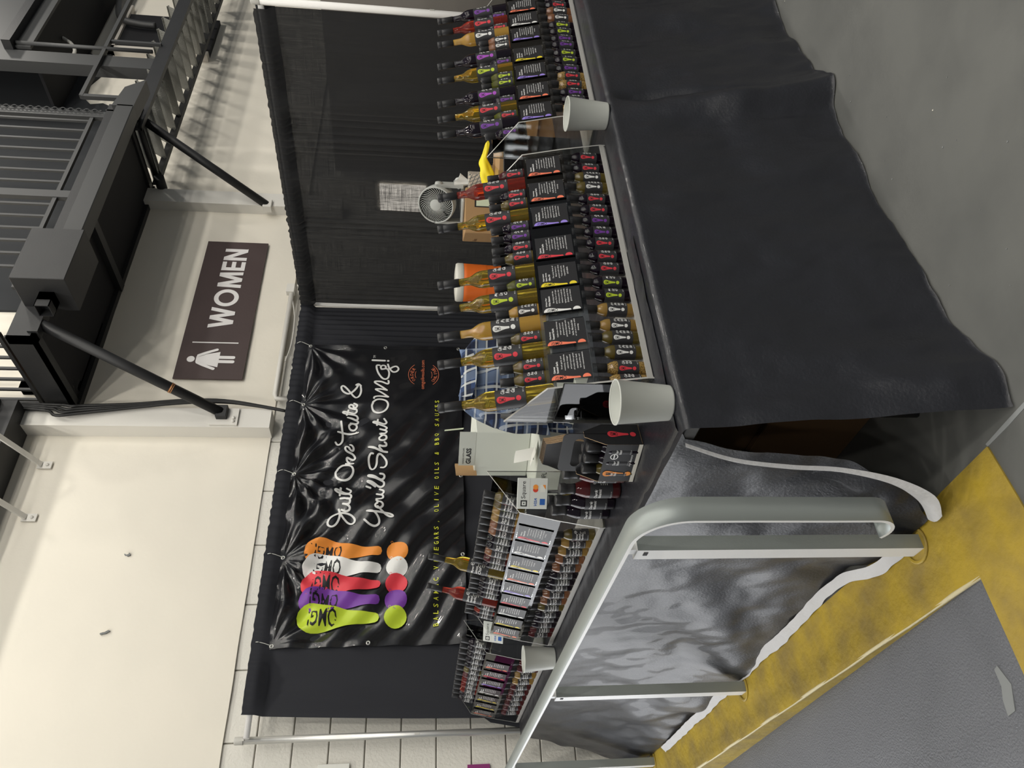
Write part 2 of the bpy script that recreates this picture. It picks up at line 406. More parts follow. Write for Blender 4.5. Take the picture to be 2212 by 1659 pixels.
# grit and flecks lying on the slab
gr_ = MB()
for i in range(90):
    x = random.uniform(1.0, 3.6); y = random.uniform(.35, 1.38); r = random.choice((.0012, .0016, .002, .003)); n = 5; a0 = random.random()*6
    gr_.prism([(x+r*math.cos(a0+2*PI*k/n)*random.uniform(.6, 1.3), y+r*math.sin(a0+2*PI*k/n)*random.uniform(.6, 1.3)) for k in range(n)], .0002, .0016, 'carton_cream' if i % 9 == 0 else 'bare_grey', 'z')
gr_.build('floor_flecks', parent=fl, kind='stuff')
mat('kerb_chip', (.60, .53, .33), .7, bump=.4, bscale=60)
# rounded worn nosing of the kerb
MB().tube([(.703, 1.70+i*.12, -.002+.002*math.sin(i*1.7)) for i in range(30)], [.0062+.0005*math.sin(i*2.3) for i in range(30)], 'kerb_chip', 8).build('kerb_nosing', parent=bpy.data.objects['trim_1'])

wall = MB().box((-6, WY+.012, -.6), (14, WY+.25, 9), 'mortar').build('wall_back', kind='structure')
# plaster coat, proud of the block
pl = MB()
zb = S(0, 0, 2.552)[2]
def plast(u, v):
    x = -6+20*u; z = zb+(9-zb)*v
    return (x, WY-.026-.006*fbm(x*1.1, 3, z*1.1)-.003*fbm(x*5, 7, z*5) - .0, z + (.006*noise.noise(Vector((x*3, 0, 0))) if v == 0 else 0))
pl.grid(plast, 260, 100, 'plaster')
pl.box((-6, WY-.02, zb+.004), (14, WY+.012, 9), 'plaster')
pl.build('plaster_coat', parent=wall)
bm_ = MB().box((.004, -.012, .004), (.446, .014, .2225), 'block_paint', .004).mesh('block')
z0 = 1.5035-.2265*9
for c in range(14):
    z = z0+c*.2265
    if z > 2.60: continue
    off = .225 if c % 2 else 0
    xs = range(-1, 4) if z < 2.3 else range(-1, 9)
    for i in xs:
        b = mk('block', bm_, wall); b.location = (.05+off+i*.45, WY, z)
MB().box((-6, WY-.022, -.55), (14, WY+.01, .12), 'baseboard_paint').build('baseboard_back', kind='structure')
# chips out of the plaster with dark bottoms
for (hx, hz, sx, sz, tl) in ((2.333, 3.374, .012, .022, .2), (1.799, 3.386, .008, .030, -.35)):
    x, y, z = S(hx, 5.1, hz)
    n = 18; pts = [(sx*1.1*math.cos(2*PI*i/n)*(1+.25*math.sin(i*2.1))+tl*sz*math.sin(2*PI*i/n), sz*math.sin(2*PI*i/n)) for i in range(n)]
    m = MB(); m.prism([(x+p[0], z+p[1]) for p in pts], WY-.040, WY-.024, 'bare_grey', 'y'); m.prism([(x+p[0]*.7+.006, z+p[1]*.8+.006) for p in pts], WY-.043, WY-.03, 'plaster', 'y')
    m.build('plaster_chip', parent=wall)
# upper wall: dark paint with a ragged edge, small cream corner, dark doorway
dk = [(4.5, 4.30), (6.7, 4.30), (7.38, 4.66), (7.46, 4.80), (7.43, 4.92), (7.52, 5.0), (7.80, 5.02), (8.30, 4.84), (8.40, 4.95), (8.36, 5.12), (8.46, 5.24), (8.44, 5.40), (8.62, 5.41), (8.80, 5.47), (9.0, 5.45), (9.25, 5.64), (9.6, 5.6), (9.6, 8.4), (4.5, 8.4)]
MB().prism([(S(p[0], 5.1, p[1])[0], S(p[0], 5.1, p[1])[2]) for p in dk], WY-.055, WY-.02, 'wall_dark', 'y').build('dark_paint', parent=wall)
def SBx(m, a, b, k): return m.box(S(*a), S(*b), k)
d = MB(); SBx(d, (8.50, 5.02, 3.9), (9.25, 5.09, 4.92), 'fan_dark'); SBx(d, (8.42, 4.99, 3.9), (8.50, 5.09, 5.0), 'wall_cream_up'); SBx(d, (8.42, 4.99, 4.92), (9.4, 5.09, 5.02), 'wall_cream_up')
d.build('door_1', kind='structure')
d = MB(); SBx(d, (3.72, 5.0, 4.02), (4.35, 5.08, 4.30), 'wood_brown'); SBx(d, (3.66, 4.98, 4.02), (3.74, 5.085, 4.44), 'wall_cream_up'); SBx(d, (3.66, 4.98, 4.36), (4.40, 5.085, 4.44), 'wall_cream_up')
d.build('door_2', kind='structure')
# black steel ledge over the plaster on the left
m = MB(); SBx(m, (-4, 4.80, 4.30), (3.42, 5.07, 4.85), 'steel_black'); SBx(m, (-4, 4.72, 4.42), (3.42, 4.80, 4.55), 'steel_grey'); m.build('trim_2', kind='structure')

# white pilasters with end brackets
def pilaster(x0, x1, zlo, zhi, depth, name):
    m = MB(); SBx(m, (x0, 5.1-depth, zlo), (x1, 5.09, zhi), 'white_paint'); return m.build(name, kind='structure')
pilaster(3.29, 3.46, 2.545, 6.0, .165, 'trim_3')
pilaster(5.85, 6.03, 2.2, 4.2, .13, 'trim_4')
br = MB(); SBx(br, (3.30, 4.917, 2.78), (3.45, 4.932, 2.98), 'white_paint'); br.lathe([(0, 0), (.012, 0), (.012, .012), (0, .012)], 'white_paint', 8, S(3.33, 4.915, 2.81), (0, -1, 0)); br.lathe([(0, 0), (.012, 0), (.012, .012), (0, .012)], 'white_paint', 8, S(3.36, 4.915, 2.81), (0, -1, 0))
br.build('bracket_plate', parent=bpy.data.objects['trim_3'])

# ---- WOMEN sign
sg = thing('restroom_sign', 'dark brown WOMEN restroom sign on the white wall', 'sign', (3.825*KB, WY-.054, S(0, 0, 2.84)[2]))
SW, SH = 1.59*KB, .535*KB
MB().box((0, 0, 0), (SW, .012, SH), 'sign_brown').build('sign_board', sg)
pr = PL(); k = KB
pr.circle(.20*k, .432*k, .031*k, 'sign_white', 1, 24)
pr.poly([(.172*k, .392*k), (.228*k, .392*k), (.236*k, .385*k), (.280*k, .212*k), (.120*k, .212*k), (.164*k, .385*k)], 'sign_white')
for xx in (.178, .222): pr.stroke([(xx*k, .225*k), (xx*k, .098*k)], .031*k, 'sign_white', 2, 1)
pr.stroke([(.166*k, .378*k), (.140*k, .33*k), (.100*k, .238*k)], .025*k, 'sign_white', 3); pr.stroke([(.234*k, .378*k), (.260*k, .33*k), (.300*k, .238*k)], .025*k, 'sign_white', 4)
pr.rect(.372*k, .085*k, .384*k, .452*k, 'sign_white')
def sbar(a, b, wd, ly):
    a = Vector(a); b = Vector(b); d = (b-a).normalized(); q = Vector((-d.y, d.x))*wd/2
    # ends cut level with the letter's top and foot when the bar leans
    if abs(d.y) > .3: q = Vector((wd/2/abs(d.y), 0))*(1 if d.y < 0 else -1)
    pr.poly([tuple((v)*k) for v in (a+q, a-q, b-q, b+q)], 'sign_white', ly)
y0, y1, t_ = .163, .363, .038
x = .541
for n_, (u0, u1) in enumerate(((0, .055), (.112, .055), (.112, .168), (.224, .168))): sbar((x+.019+u0*.86, y1), (x+.019+u1*.86, y0), t_, 1+n_)
x = .788; n_ = 48
ov = [((x+.100+r_*.98*math.cos(2*PI*i_/n_))*k, (.263+r_*math.sin(2*PI*i_/n_))*k) for r_ in (.103, .065) for i_ in range(n_)]
pr.items.append((ov, [[i_, (i_+1) % n_, n_+(i_+1) % n_, n_+i_] for i_ in range(n_)], 'sign_white', 1))
x = 1.010
for n_, (a, b) in enumerate((((.018, y0), (.030, y1)), ((.034, y1), (.094, y0)), ((.154, y1), (.094, y0)), ((.170, y0), (.158, y1)))): sbar((x+a[0], a[1]), (x+b[0], b[1]), t_, 1+n_)
x = 1.222; pr.rect(x*k, y0*k, (x+t_)*k, y1*k, 'sign_white', 1)
for n_, yy in enumerate((y0, .245, y1-.036)): pr.rect((x+t_)*k, yy*k, (x+.110)*k, (yy+.036)*k, 'sign_white', 1)
x = 1.350; pr.rect(x*k, y0*k, (x+t_)*k, y1*k, 'sign_white', 1); pr.rect((x+.110)*k, y0*k, (x+.110+t_)*k, y1*k, 'sign_white', 1); sbar((x+.019, y1), (x+.129, y0), t_*1.05, 2)
mk('sign_lettering', pr.mesh('sign_lettering', lambda x, y, l: (x, -.0015*l, y)), sg)

# ---- fire escape landing
la = thing('fire_escape_landing', 'black steel fire escape landing above the WOMEN sign', 'landing', S(3.55, 5.05, 4.0))
LO = Vector(S(3.55, 5.05, 4.0))
def SL(m, a, b, k): 
    A = Vector(S(*a))-LO; B = Vector(S(*b))-LO; return m.box(A, B, k)
SL(MB(), (3.55, 4.22, 4.02), (6.12, 5.08, 4.05), 'deck_dark').build('deck', la)
SL(SL(MB(), (3.50, 4.20, 4.0), (3.58, 5.08, 4.03), 'steel_black'), (3.50, 4.20, 4.0), (3.52, 5.08, 4.19), 'steel_black').build('side_channel', la)
SL(SL(MB(), (6.04, 4.20, 4.0), (6.12, 5.08, 4.03), 'steel_black'), (6.10, 4.20, 4.0), (6.12, 5.08, 4.19), 'steel_black').build('side_channel', la)
SL(MB(), (3.50, 4.20, 4.0), (6.20, 4.27, 4.18), 'steel_black').build('front_channel', la)
SL(MB(), (3.52, 5.02, 3.985), (6.12, 5.085, 4.06), 'steel_black').build('wall_angle', la)
SL(MB(), (4.75, 4.25, 3.97), (4.83, 5.05, 4.03), 'steel_black').build('cross_channel', la)
SL(MB(), (4.0, 4.24, 4.285), (6.10, 4.27, 4.315), 'steel_grey').build('bottom_rail', la)
bal = MB().box((-.010, -.010, 0), (.010, .010, 1.25), 'steel_grey').mesh('baluster')
for i in range(14):
    x = 6.006-.1375*i
    if abs(x-5.05) < .08: continue
    b = mk('baluster', bal, la); b.location = Vector(S(x, 4.255, 4.29))-LO
for x in (5.03, 6.10):
    SL(MB(), (x-.05, 4.235, 4.1), (x+.03, 4.275, 5.5), 'steel_grey').build('post', la)
SL(MB(), (3.535, 4.22, 4.235), (3.565, 5.08, 4.262), 'steel_black').build('bottom_rail', la)
for i in range(6):
    b = mk('baluster', bal, la); b.location = Vector(S(3.55, 4.98-.125*i, 4.24))-LO
SL(MB(), (3.53, 5.04, 4.0), (3.60, 5.08, 5.3), 'steel_black').build('post', la)

# ---- counterweight arm with its box
ca = thing('counterweight_arm', 'black square tube arm with big counterweight box under the landing', 'counterweight', (0, 0, 0))
K2 = 1.06*KB
def S2(x, y, z): return (x*K2, y*K2, 1.43+(z-1.43)*K2)
MB().box(S2(3.62, 3.80, 3.735), S2(5.62, 3.93, 3.865), 'steel_grey', .006).build('arm_tube', ca)
b_ = MB(); A, B_ = S2(3.571, 3.7, 3.66), S2(4.035, 3.995, 3.99); b_.box(A, B_, 'steel_black', .004); b_.build('counterweight_box', ca)
m = MB(); a = S2(3.45, 3.82, 3.76); b = S2(3.58, 3.92, 3.85)
m.box(a, (b[0], b[1], a[2]+.006), 'steel_black').box((a[0], a[1], b[2]-.006), b, 'steel_black').box(a, (b[0], a[1]+.006, b[2]), 'steel_black').box((a[0], b[1]-.006, a[2]), b, 'steel_black')
m.box((a[0]+.06, a[1], a[2]), b, 'deck_dark'); m.build('tube_stub', ca)
m = MB(); m.prism([(5.60, 3.90), (5.86, 3.86), (5.98, 3.72), (5.60, 3.735)], 3.80, 3.93, 'steel_grey', 'y'); m.v = [S2(*p) for p in m.v]; m.build('arm_end', ca)

# ---- counterbalanced stair, raised level
st = thing('counterbalanced_stair', 'raised black stair with diamond plate treads beside the landing', 'stairs', S(6.15, 4.6, 3.9))
SO = Vector(S(6.15, 4.6, 3.9))
def SLs(m, a, b, k): return m.box(Vector(S(*a))-SO, Vector(S(*b))-SO, k)
SLs(SLs(MB(), (6.0, 4.29, 3.89), (10.4, 4.315, 4.02), 'steel_black'), (6.0, 4.27, 3.885), (10.4, 4.315, 3.90), 'steel_black').build('stringer', st)
SLs(SLs(MB(), (6.02, 4.90, 3.90), (10.4, 4.925, 3.96), 'steel_black'), (6.02, 4.88, 3.895), (10.4, 4.93, 3.91), 'steel_black').build('stringer', st)
tr = MB(); L = .60*KB
tr.obox((0, L/2, 0), (.077, 0, .110), (0, L/2, 0), (.0025, 0, -.0018), 'tread_plate')
tr.obox((.077, L/2, .110), (.014, 0, -.010), (0, L/2, 0), (.002, 0, .002), 'tread_plate')
trm = tr.mesh('tread')
for i in range(15):
    t = mk('tread', trm, st); t.location = Vector(S(6.22+i*.232, 4.305, 4.005))-SO
tb = MB(); tb.bar(Vector(S(6.40, 4.28, 4.49))-SO, Vector(S(10.4, 4.28, 4.46))-SO, .045, .035, 'steel_grey'); tb.bar(Vector(S(6.41, 4.28, 4.0))-SO, Vector(S(6.41, 4.28, 4.49))-SO, .04, .04, 'steel_grey', (0, 1, 0)); tb.build('handrail', st)
for x in (7.35, 8.5):
    MB().bar(Vector(S(x, 4.28, 4.0))-SO, Vector(S(x, 4.28, 4.47))-SO, .03, .03, 'steel_grey', (0, 1, 0)).build('rail_post', st)
m = MB(); m.tube([Vector(S(6.14, 4.24, 3.96))-SO, Vector(S(6.14, 4.98, 3.96))-SO], .03, 'steel_black', 12); m.tube([Vector(S(6.06, 4.86, 3.90))-SO, Vector(S(6.06, 5.0, 3.90))-SO], .05, 'steel_black', 14); m.build('pivot', st)

# ---- brace pipes from landing to pilasters
def brace(a, b, lab, tape):
    A = Vector(S(*a)); B = Vector(S(*b)); t = thing('brace_pipe', lab, 'pipe', A, group=None)
    MB().tube([Vector((0, 0, 0)), B-A], .040, 'steel_black', 14).build('pipe', t)
    MB().box((-.055, -.03, -.05), (.055, .05, .035), 'white_paint' if not tape else 'steel_black', .004).build('foot_clamp', t)
    MB().bar(B-A+Vector((-.10, 0, .02)), B-A+Vector((.10, 0, .02)), .08, .07, 'steel_black').build('head_clamp', t)
    if tape:
        for q in (.288, .296, .300): MB().lathe([(.041, 0), (.0425, .001), (.0425, .005), (.041, .006)], 'copper', 14, (B-A)*q, (B-A).normalized()).build('copper_band', t)
brace((3.40, 4.90, 2.905), (3.64, 4.22, 4.0), 'black diagonal brace pipe with copper bands left of the WOMEN sign', True)
brace((5.86, 4.97, 2.90), (6.19, 4.32, 3.95), 'black diagonal brace pipe under the raised stair, right of the WOMEN sign', False)

# ---- upper deck corner, post, conduit
ud = thing('upper_deck', 'grey steel upper deck edge in the top corner above the stair', 'deck', S(7.2, 4.6, 5.2)); UO = Vector(S(7.2, 4.6, 5.2))
def SLu(m, a, b, k): return m.box(Vector(S(*a))-UO, Vector(S(*b))-UO, k)
SLu(MB(), (7.16, 4.28, 5.15), (13, 4.31, 5.29), 'steel_grey').build('fascia', ud)
SLu(MB(), (7.12, 4.20, 5.29), (13, 4.34, 5.37), 'steel_black').build('top_flange', ud)
SLu(MB(), (7.12, 4.36, 5.37), (13, 4.40, 7.5), 'steel_grey').build('upper_panel', ud)
SLu(MB(), (7.2, 4.31, 5.17), (13, 5.05, 5.20), 'deck_dark').build('deck_plate', ud)
SLu(MB(), (6.95, 4.30, 4.02), (7.13, 4.42, 7.5), 'steel_grey').build('corner_post', ud)
MB().tube([S(7.20, 4.27, 4.05), S(7.20, 4.27, 5.3)], .020, 'steel_grey', 10).build('pipe_run', None, label='thin grey pipe running up beside the upper deck post', cat='pipe')
pth = [S(9.9, 4.9, 5.02), S(9.4, 4.9, 5.03), S(9.15, 4.9, 5.0), S(8.95, 4.92, 4.93), S(8.9, 4.94, 4.75), S(8.9, 4.95, 4.55)]
MB().tube(catmull(pth, 6), .040, 'steel_grey', 12).build('bent_conduit', None, label='thick grey bent conduit entering the upper wall near the doorway', cat='conduit')
pth = [S(8.6, 4.6, 5.7), S(8.1, 4.6, 5.40), S(7.75, 4.6, 5.02), S(7.35, 4.6, 4.99)]
MB().tube(catmull(pth, 5), .018, 'conduit_grey', 10).build('thin_conduit', None, label='thin pale conduit with two bends in front of the cream upper wall', cat='conduit')
# chain hanging from the landing rail
ch = thing('chain', 'dark steel chain running up along the landing railing', 'chain', S(6.12, 4.22, 4.25))
lk = MB(); lk.tube([(.012*math.cos(t), 0, .022*math.sin(t)) for t in [2*PI*i/10 for i in range(11)]], .004, 'steel_grey', 6); lkm = lk.mesh('link')
for i in range(26):
    l = mk('link', lkm, ch); l.location = (0, 0, .0345*i); l.rotation_euler = (0, 0, PI/2*(i % 2)+.3)
# white arms sticking out of the plaster
for (x, z, lab) in ((3.03, 4.10, 'white metal arm on the plaster wall nearer the pilaster'), (2.61, 4.08, 'white metal arm on the plaster wall farther from the pilaster')):
    p = Vector(S(x, 5.066, z)); t = mk('wall_arm', MB().bar((0, -.01, .02), (.05, -.34, .22), .04, .012, 'white_paint').box((-.03, -.006, -.05), (.03, .004, .05), 'white_paint').mesh('wall_arm'), wall, label=lab, loc=p)
    MB().lathe([(0, 0), (.012, 0), (.012, .008), (0, .01)], 'white_paint', 8, (0, -.006, -.02), (0, -1, 0)).build('bolt', t)
# bundle of black cables down the pilaster
for i, off in enumerate((0, .03, .055, .085)):
    pth = [(3.43+off*.5, 4.93, 4.60), (3.40+off*.6, 4.90, 4.16-off*.6), (3.34+off, 4.88, 4.05-off), (3.37+off*.8, 4.89, 3.88), (3.43+off*.4, 4.90, 3.55), (3.48+off*.3, 4.90, 3.2), (3.50+off*.2, 4.91, 2.9), (3.47, 4.92, 2.62-off*.3), (3.44, 4.93, 2.44)]
    MB().tube(catmull([S(*p) for p in pth], 5), .012, 'cable_black', 8).build('cable', None, label=('outermost', 'second', 'third', 'innermost')[i]+' black cable of the bundle down the white pilaster', cat='cable', group='cables on the pilaster')
# coiled cable by the landing
MB().tube([Vector(S(3.63, 4.93, 4.14))+Vector((.012*math.sin(i), .10*math.cos(i*.5), .12*math.sin(i*.5))) for i in range(26)], .012, 'cable_black', 8).build('cable_coil', None, label='black cable coil hung at the left end of the landing', cat='cable')
# conduit with junction box over the drape
cq = thing('wall_conduit', 'white conduit pipe with elbow along the wall above the drape', 'conduit', S(4.2, 5.02, 2.56))
def Q(x, z): v = Vector(S(x, 5.02, z))-Vector(S(4.2, 5.02, 2.56)); return v
MB().tube([Q(3.62, 2.44), Q(3.62, 2.545), Q(3.66, 2.56), Q(4.78, 2.555)], .021, 'white_paint', 10).build('pipe', cq)
MB().box(Q(4.76, 2.53)-Vector((0, .03, 0)), Q(4.86, 2.60)+Vector((0, .03, 0)), 'white_paint', .004).build('junction_box', cq)
MB().tube([Q(4.84, 2.5), Q(5.3, 2.5)], .021, 'white_paint', 10).build('pipe', cq)
MB().tube(catmull([Q(4.0, 2.52), Q(4.2, 2.49), Q(4.5, 2.50), Q(4.8, 2.57)], 5), .006, 'conduit_grey', 6).build('loose_wire', cq)
# purple poster at the frame edge and pale card on the block wall
MB().box(S(.70, 5.075, .96), S(.945, 5.08, 1.096), 'purple_poster').build('purple_notice', None, label='purple notice on the block wall at the far left', cat='notice')
MB().box(S(.70, 5.07, 1.80), S(.98, 5.08, 1.985), 'paper_white', .002).build('white_notice', None, label='white notice on the block wall at the far left', cat='notice')

# daylight doorway at the foot of the ramp, in the back wall left of the stand
mat('daylight', (.95, .97, 1.0), .5, emit=2.7)
dr = MB().box((-3.6, WY-.060, -.20), (.40, WY-.045, 2.35), 'daylight').build('door_3', kind='structure')
MB().box((-3.75, WY-.10, -.22), (-3.6, WY-.02, 2.5), 'steel_grey').box((.40, WY-.10, -.22), (.52, WY-.02, 2.5), 'steel_grey').box((-3.75, WY-.10, 2.35), (.52, WY-.02, 2.5), 'steel_grey').build('door_frame', dr)
for x in (-2.3, -.95): MB().box((x-.03, WY-.09, -.2), (x+.03, WY-.05, 2.35), 'steel_grey').build('mullion', dr)

# ------------------------------------------------------------------ pipe and drape
DY = 4.95*KB; DX = 4.57*KB; DT = S(0, 0, 2.44)[2]
def upright(name, x, y, z1, lab, m='pole_metal'):
    t = thing(name, lab, 'pole', (x, y, 0))
    MB().tube([(0, 0, .01), (0, 0, z1)], .022, m, 16).build('tube', t)
    MB().lathe([(.0235, 0), (.0245, .004), (.0245, .05), (.0235, .054)], 'conduit_grey', 16, (0, 0, z1-.054)).build('top_collar', t)
    MB().box((-.20, -.20, 0), (.20, .20, .008), 'steel_grey', .002).build('base_plate', t)
    for zz in (z1-.06, z1*.55): MB().box((-.006, -.025, zz), (.006, -.021, zz+.03), 'conduit_grey').build('slot', t)
    return t
upright('drape_upright', 1.108*KB, 4.99*KB, S(0, 0, 2.47)[2], 'aluminium drape upright at the left end beside the block wall')
upright('drape_upright', 4.57*KB, 2.34*KB, S(0, 0, 2.45)[2], 'white drape upright at the right end of the back drape', 'pole_white')
upright('drape_upright', 4.60*KB, 4.97*KB, DT-.02, 'white drape upright in the far corner between the two drapes', 'pole_white')
MB().tube([(1.11*KB, DY, DT-.045), (4.58*KB, DY, DT-.045)], .019, 'pole_white', 12).build('drape_rod', None, label='crossbar rod carrying the left drape', cat='rod')
MB().tube([(DX, 2.36*KB, DT-.045), (DX, 4.95*KB, DT-.045)], .019, 'pole_white', 12).build('drape_rod', None, label='crossbar rod carrying the right drape', cat='rod')
def pleat(s, z, gath, seed):
    a = 0
    for (c, wd, amp) in gath:
        e = math.exp(-((s-c)/wd)**2)
        a += e*amp*math.sin((s-c)*2*PI/.055+2*math.sin(3*s))
    a += .020*math.sin(s*15+1.6*math.sin(s*4+seed)+.25*math.sin(z*2.2))*(.7+.3*math.sin(z*1.5+s*3))+.010*fbm(s*5, seed, z*.6)
    return a
def ld(u, v):
    z = .03+(DT-.03)*v
    xl = (1.235-.055*math.sin((1-v)*2.2))*KB
    if v < .38: xl = (1.16-.17*(.38-v)/.38)*KB
    x = xl+(4.56*KB-xl)*u
    top = max(0, (z-(DT-.11))/.11)
    y = DY+.012-pleat(x, z, ((4.45, .35, .012),), 2.0) if top == 0 else DY-.036+.006*math.sin(x*95+2*math.sin(x*11))
    return (x, y, z+(.012*math.sin(x*75)*noise.noise(Vector((x*9, 0, 0))) if v > .999 else 0))
MB().grid(ld, 300, 60, 'drape_opaque').build('back_drape', None, label='black drape hung behind the OMG banner', cat='drape')
def rd(u, v):
    z = .03+(DT-.03)*v; y = (2.37+(4.945-2.37)*u)*KB
    top = max(0, (z-(DT-.12))/.12)
    x = DX+.012-pleat(y, z, ((3.25*KB, .16, .016), (4.05*KB, .10, .016), (4.85*KB, .2, .012)), 5.0) if top == 0 else DX-.036+.006*math.sin(y*95+2*math.sin(y*11))
    return (x, y, z+(.014*math.sin(y*80)*noise.noise(Vector((y*9, 3, 0))) if v > .999 else 0))
MB().grid(rd, 300, 60, 'drape').build('back_drape', None, label='thin see-through black drape behind the bottles at the right', cat='drape')
def pk(u, v):
    z = DT-.125+.12*v; y = (2.38+(4.93-2.38)*u)*KB
    return (DX+.030+.004*math.sin(y*75), y, z)
MB().grid(pk, 120, 2, 'drape_opaque').build('rod_pocket', bpy.data.objects['back_drape.001'])
def nd(u, v):
    y = (1.0+(2.30-1.0)*u)*KB; z = .03+2.02*v
    return (4.95*KB+.02*math.sin(y*24+math.sin(y*7)), y, z)
MB().grid(nd, 60, 20, 'drape_opaque').build('neighbour_drape', None, label='black drape of the neighbouring stand past the right upright', cat='drape')
mat('partition', (.24, .22, .20), .8)
# behind the see-through drape: low partition with a lit window pane
MB().box((6.8, -2, 0), (6.95, WY-.1, 2.35), 'partition').build('wall_right', kind='structure')
mat('lit_pane', (1.0, .93, .82), .5, emit=9.0)
wn = MB().box((4.86*KB, 3.87*KB, 1.40), (4.88*KB, 4.12*KB, 1.78), 'lit_pane').build('window_1', kind='structure')
MB().box((4.885*KB, 3.84*KB, 1.35), (4.92*KB, 4.15*KB, 1.83), 'conduit_grey').build('window_frame', wn)

# ------------------------------------------------------------------ banner
BX, BZ = 1.625*KB, S(0, 0, 1.09)[2]; BW, BH = 2.48*KB, 1.245*KB; BY = 4.925*KB
GT = [(2.462, 1.225), (1.872, 1.222), (1.250, 1.222), (.612, 1.228), (.018, 1.228)]
def bdisp(x, z):       # metres towards the viewer; x, z in banner units
    x /= KB; z /= KB
    a = 0
    for (gx, gz), ph, am in zip(GT, (0, 1.1, 2.0, .4, 1.6), (.010, .016, .024, .023, .016)):
        dx, dz = x-gx, z-gz; r = math.hypot(dx, dz)
        th = math.atan2(dz, dx)
        a += am*math.exp(-r/.55)*min(1, r/.22)*math.cos(th*13+ph+2*noise.noise(Vector((gx, r*2, 0))))
    ph = (x*.60+z*.80)
    msk = math.exp(-max(0, x-1.35)**2/.25)
    a += msk*.013*math.sin(ph*2*PI/.17+3*noise.noise(Vector((x*1.3, z*1.3, 4))))
    a += .014*noise.noise(Vector((x*3, z*3, 9)))+.004*noise.noise(Vector((x*9, z*9, 2)))
    a += .012*math.exp(-((z-1.17)/.06)**2)*math.sin(x*9)
    return a
def bsurf(x, z, off=0): return (x, -bdisp(x, z)-off, z)
bn = thing('vinyl_banner', 'glossy black OMG banner tied to the back drape', 'banner', (BX, BY, BZ))
MB().grid(lambda u, v: bsurf(u*BW, v*BH), 340, 180, 'banner_vinyl').build('sheet', bn)
hm = MB()
for (fa) in (lambda t: ((0, t*BH), (.035, t*BH)), lambda t: ((BW-.035, t*BH), (BW, t*BH)), lambda t: ((t*BW, 0), (t*BW, .035)), lambda t: ((t*BW, BH-.035), (t*BW, BH))):
    hm.grid(lambda u, v, fa=fa: bsurf(fa(u)[0][0]+(fa(u)[1][0]-fa(u)[0][0])*v, fa(u)[0][1]+(fa(u)[1][1]-fa(u)[0][1])*v, .0016), 120, 2, 'banner_vinyl')
hm.build('hem', bn)
gm = MB().tube([(.011*math.cos(2*PI*i/14), 0, .011*math.sin(2*PI*i/14)) for i in range(15)], .0045, 'grommet', 6).mesh('grommet')
for (gx, gz) in GT+[(.018, .63), (.018, .018), (.612, .018), (1.25, .018), (1.87, .018), (2.462, .018), (2.462, .62)]:
    g = mk('grommet', gm, bn); g.location = bsurf(gx*KB, gz*KB, .003)
for (gx, gz) in GT:
    p = Vector(bsurf(gx*KB, gz*KB, .004)); MB().tube(catmull([p, p+Vector((.01, -.012, .03)), p+Vector((.02, -.03, .085)), p+Vector((.03, .02, .135))], 4), .0022, 'paper_white', 5).build('tie_string', bn)
pr = PL()
for i, (x, c) in enumerate(((.648, 'orange'), (.533, 'white'), (.415, 'red'), (.300, 'purple'), (.186, 'green'))):
    e = PL().emblem(x*KB, 1.092*KB, .70*KB, 'ink_'+c, 1+2*i)
    e.ring((x+.07)*KB, .505*KB, .008, .0025, 'ink_'+c, 1+2*i, n=10)
    mk('emblem', e.mesh('emblem', lambda a, b, l: bsurf(a, b, .0045+.0008*l), .03, .03), bn, label=c+' exclamation mark print')
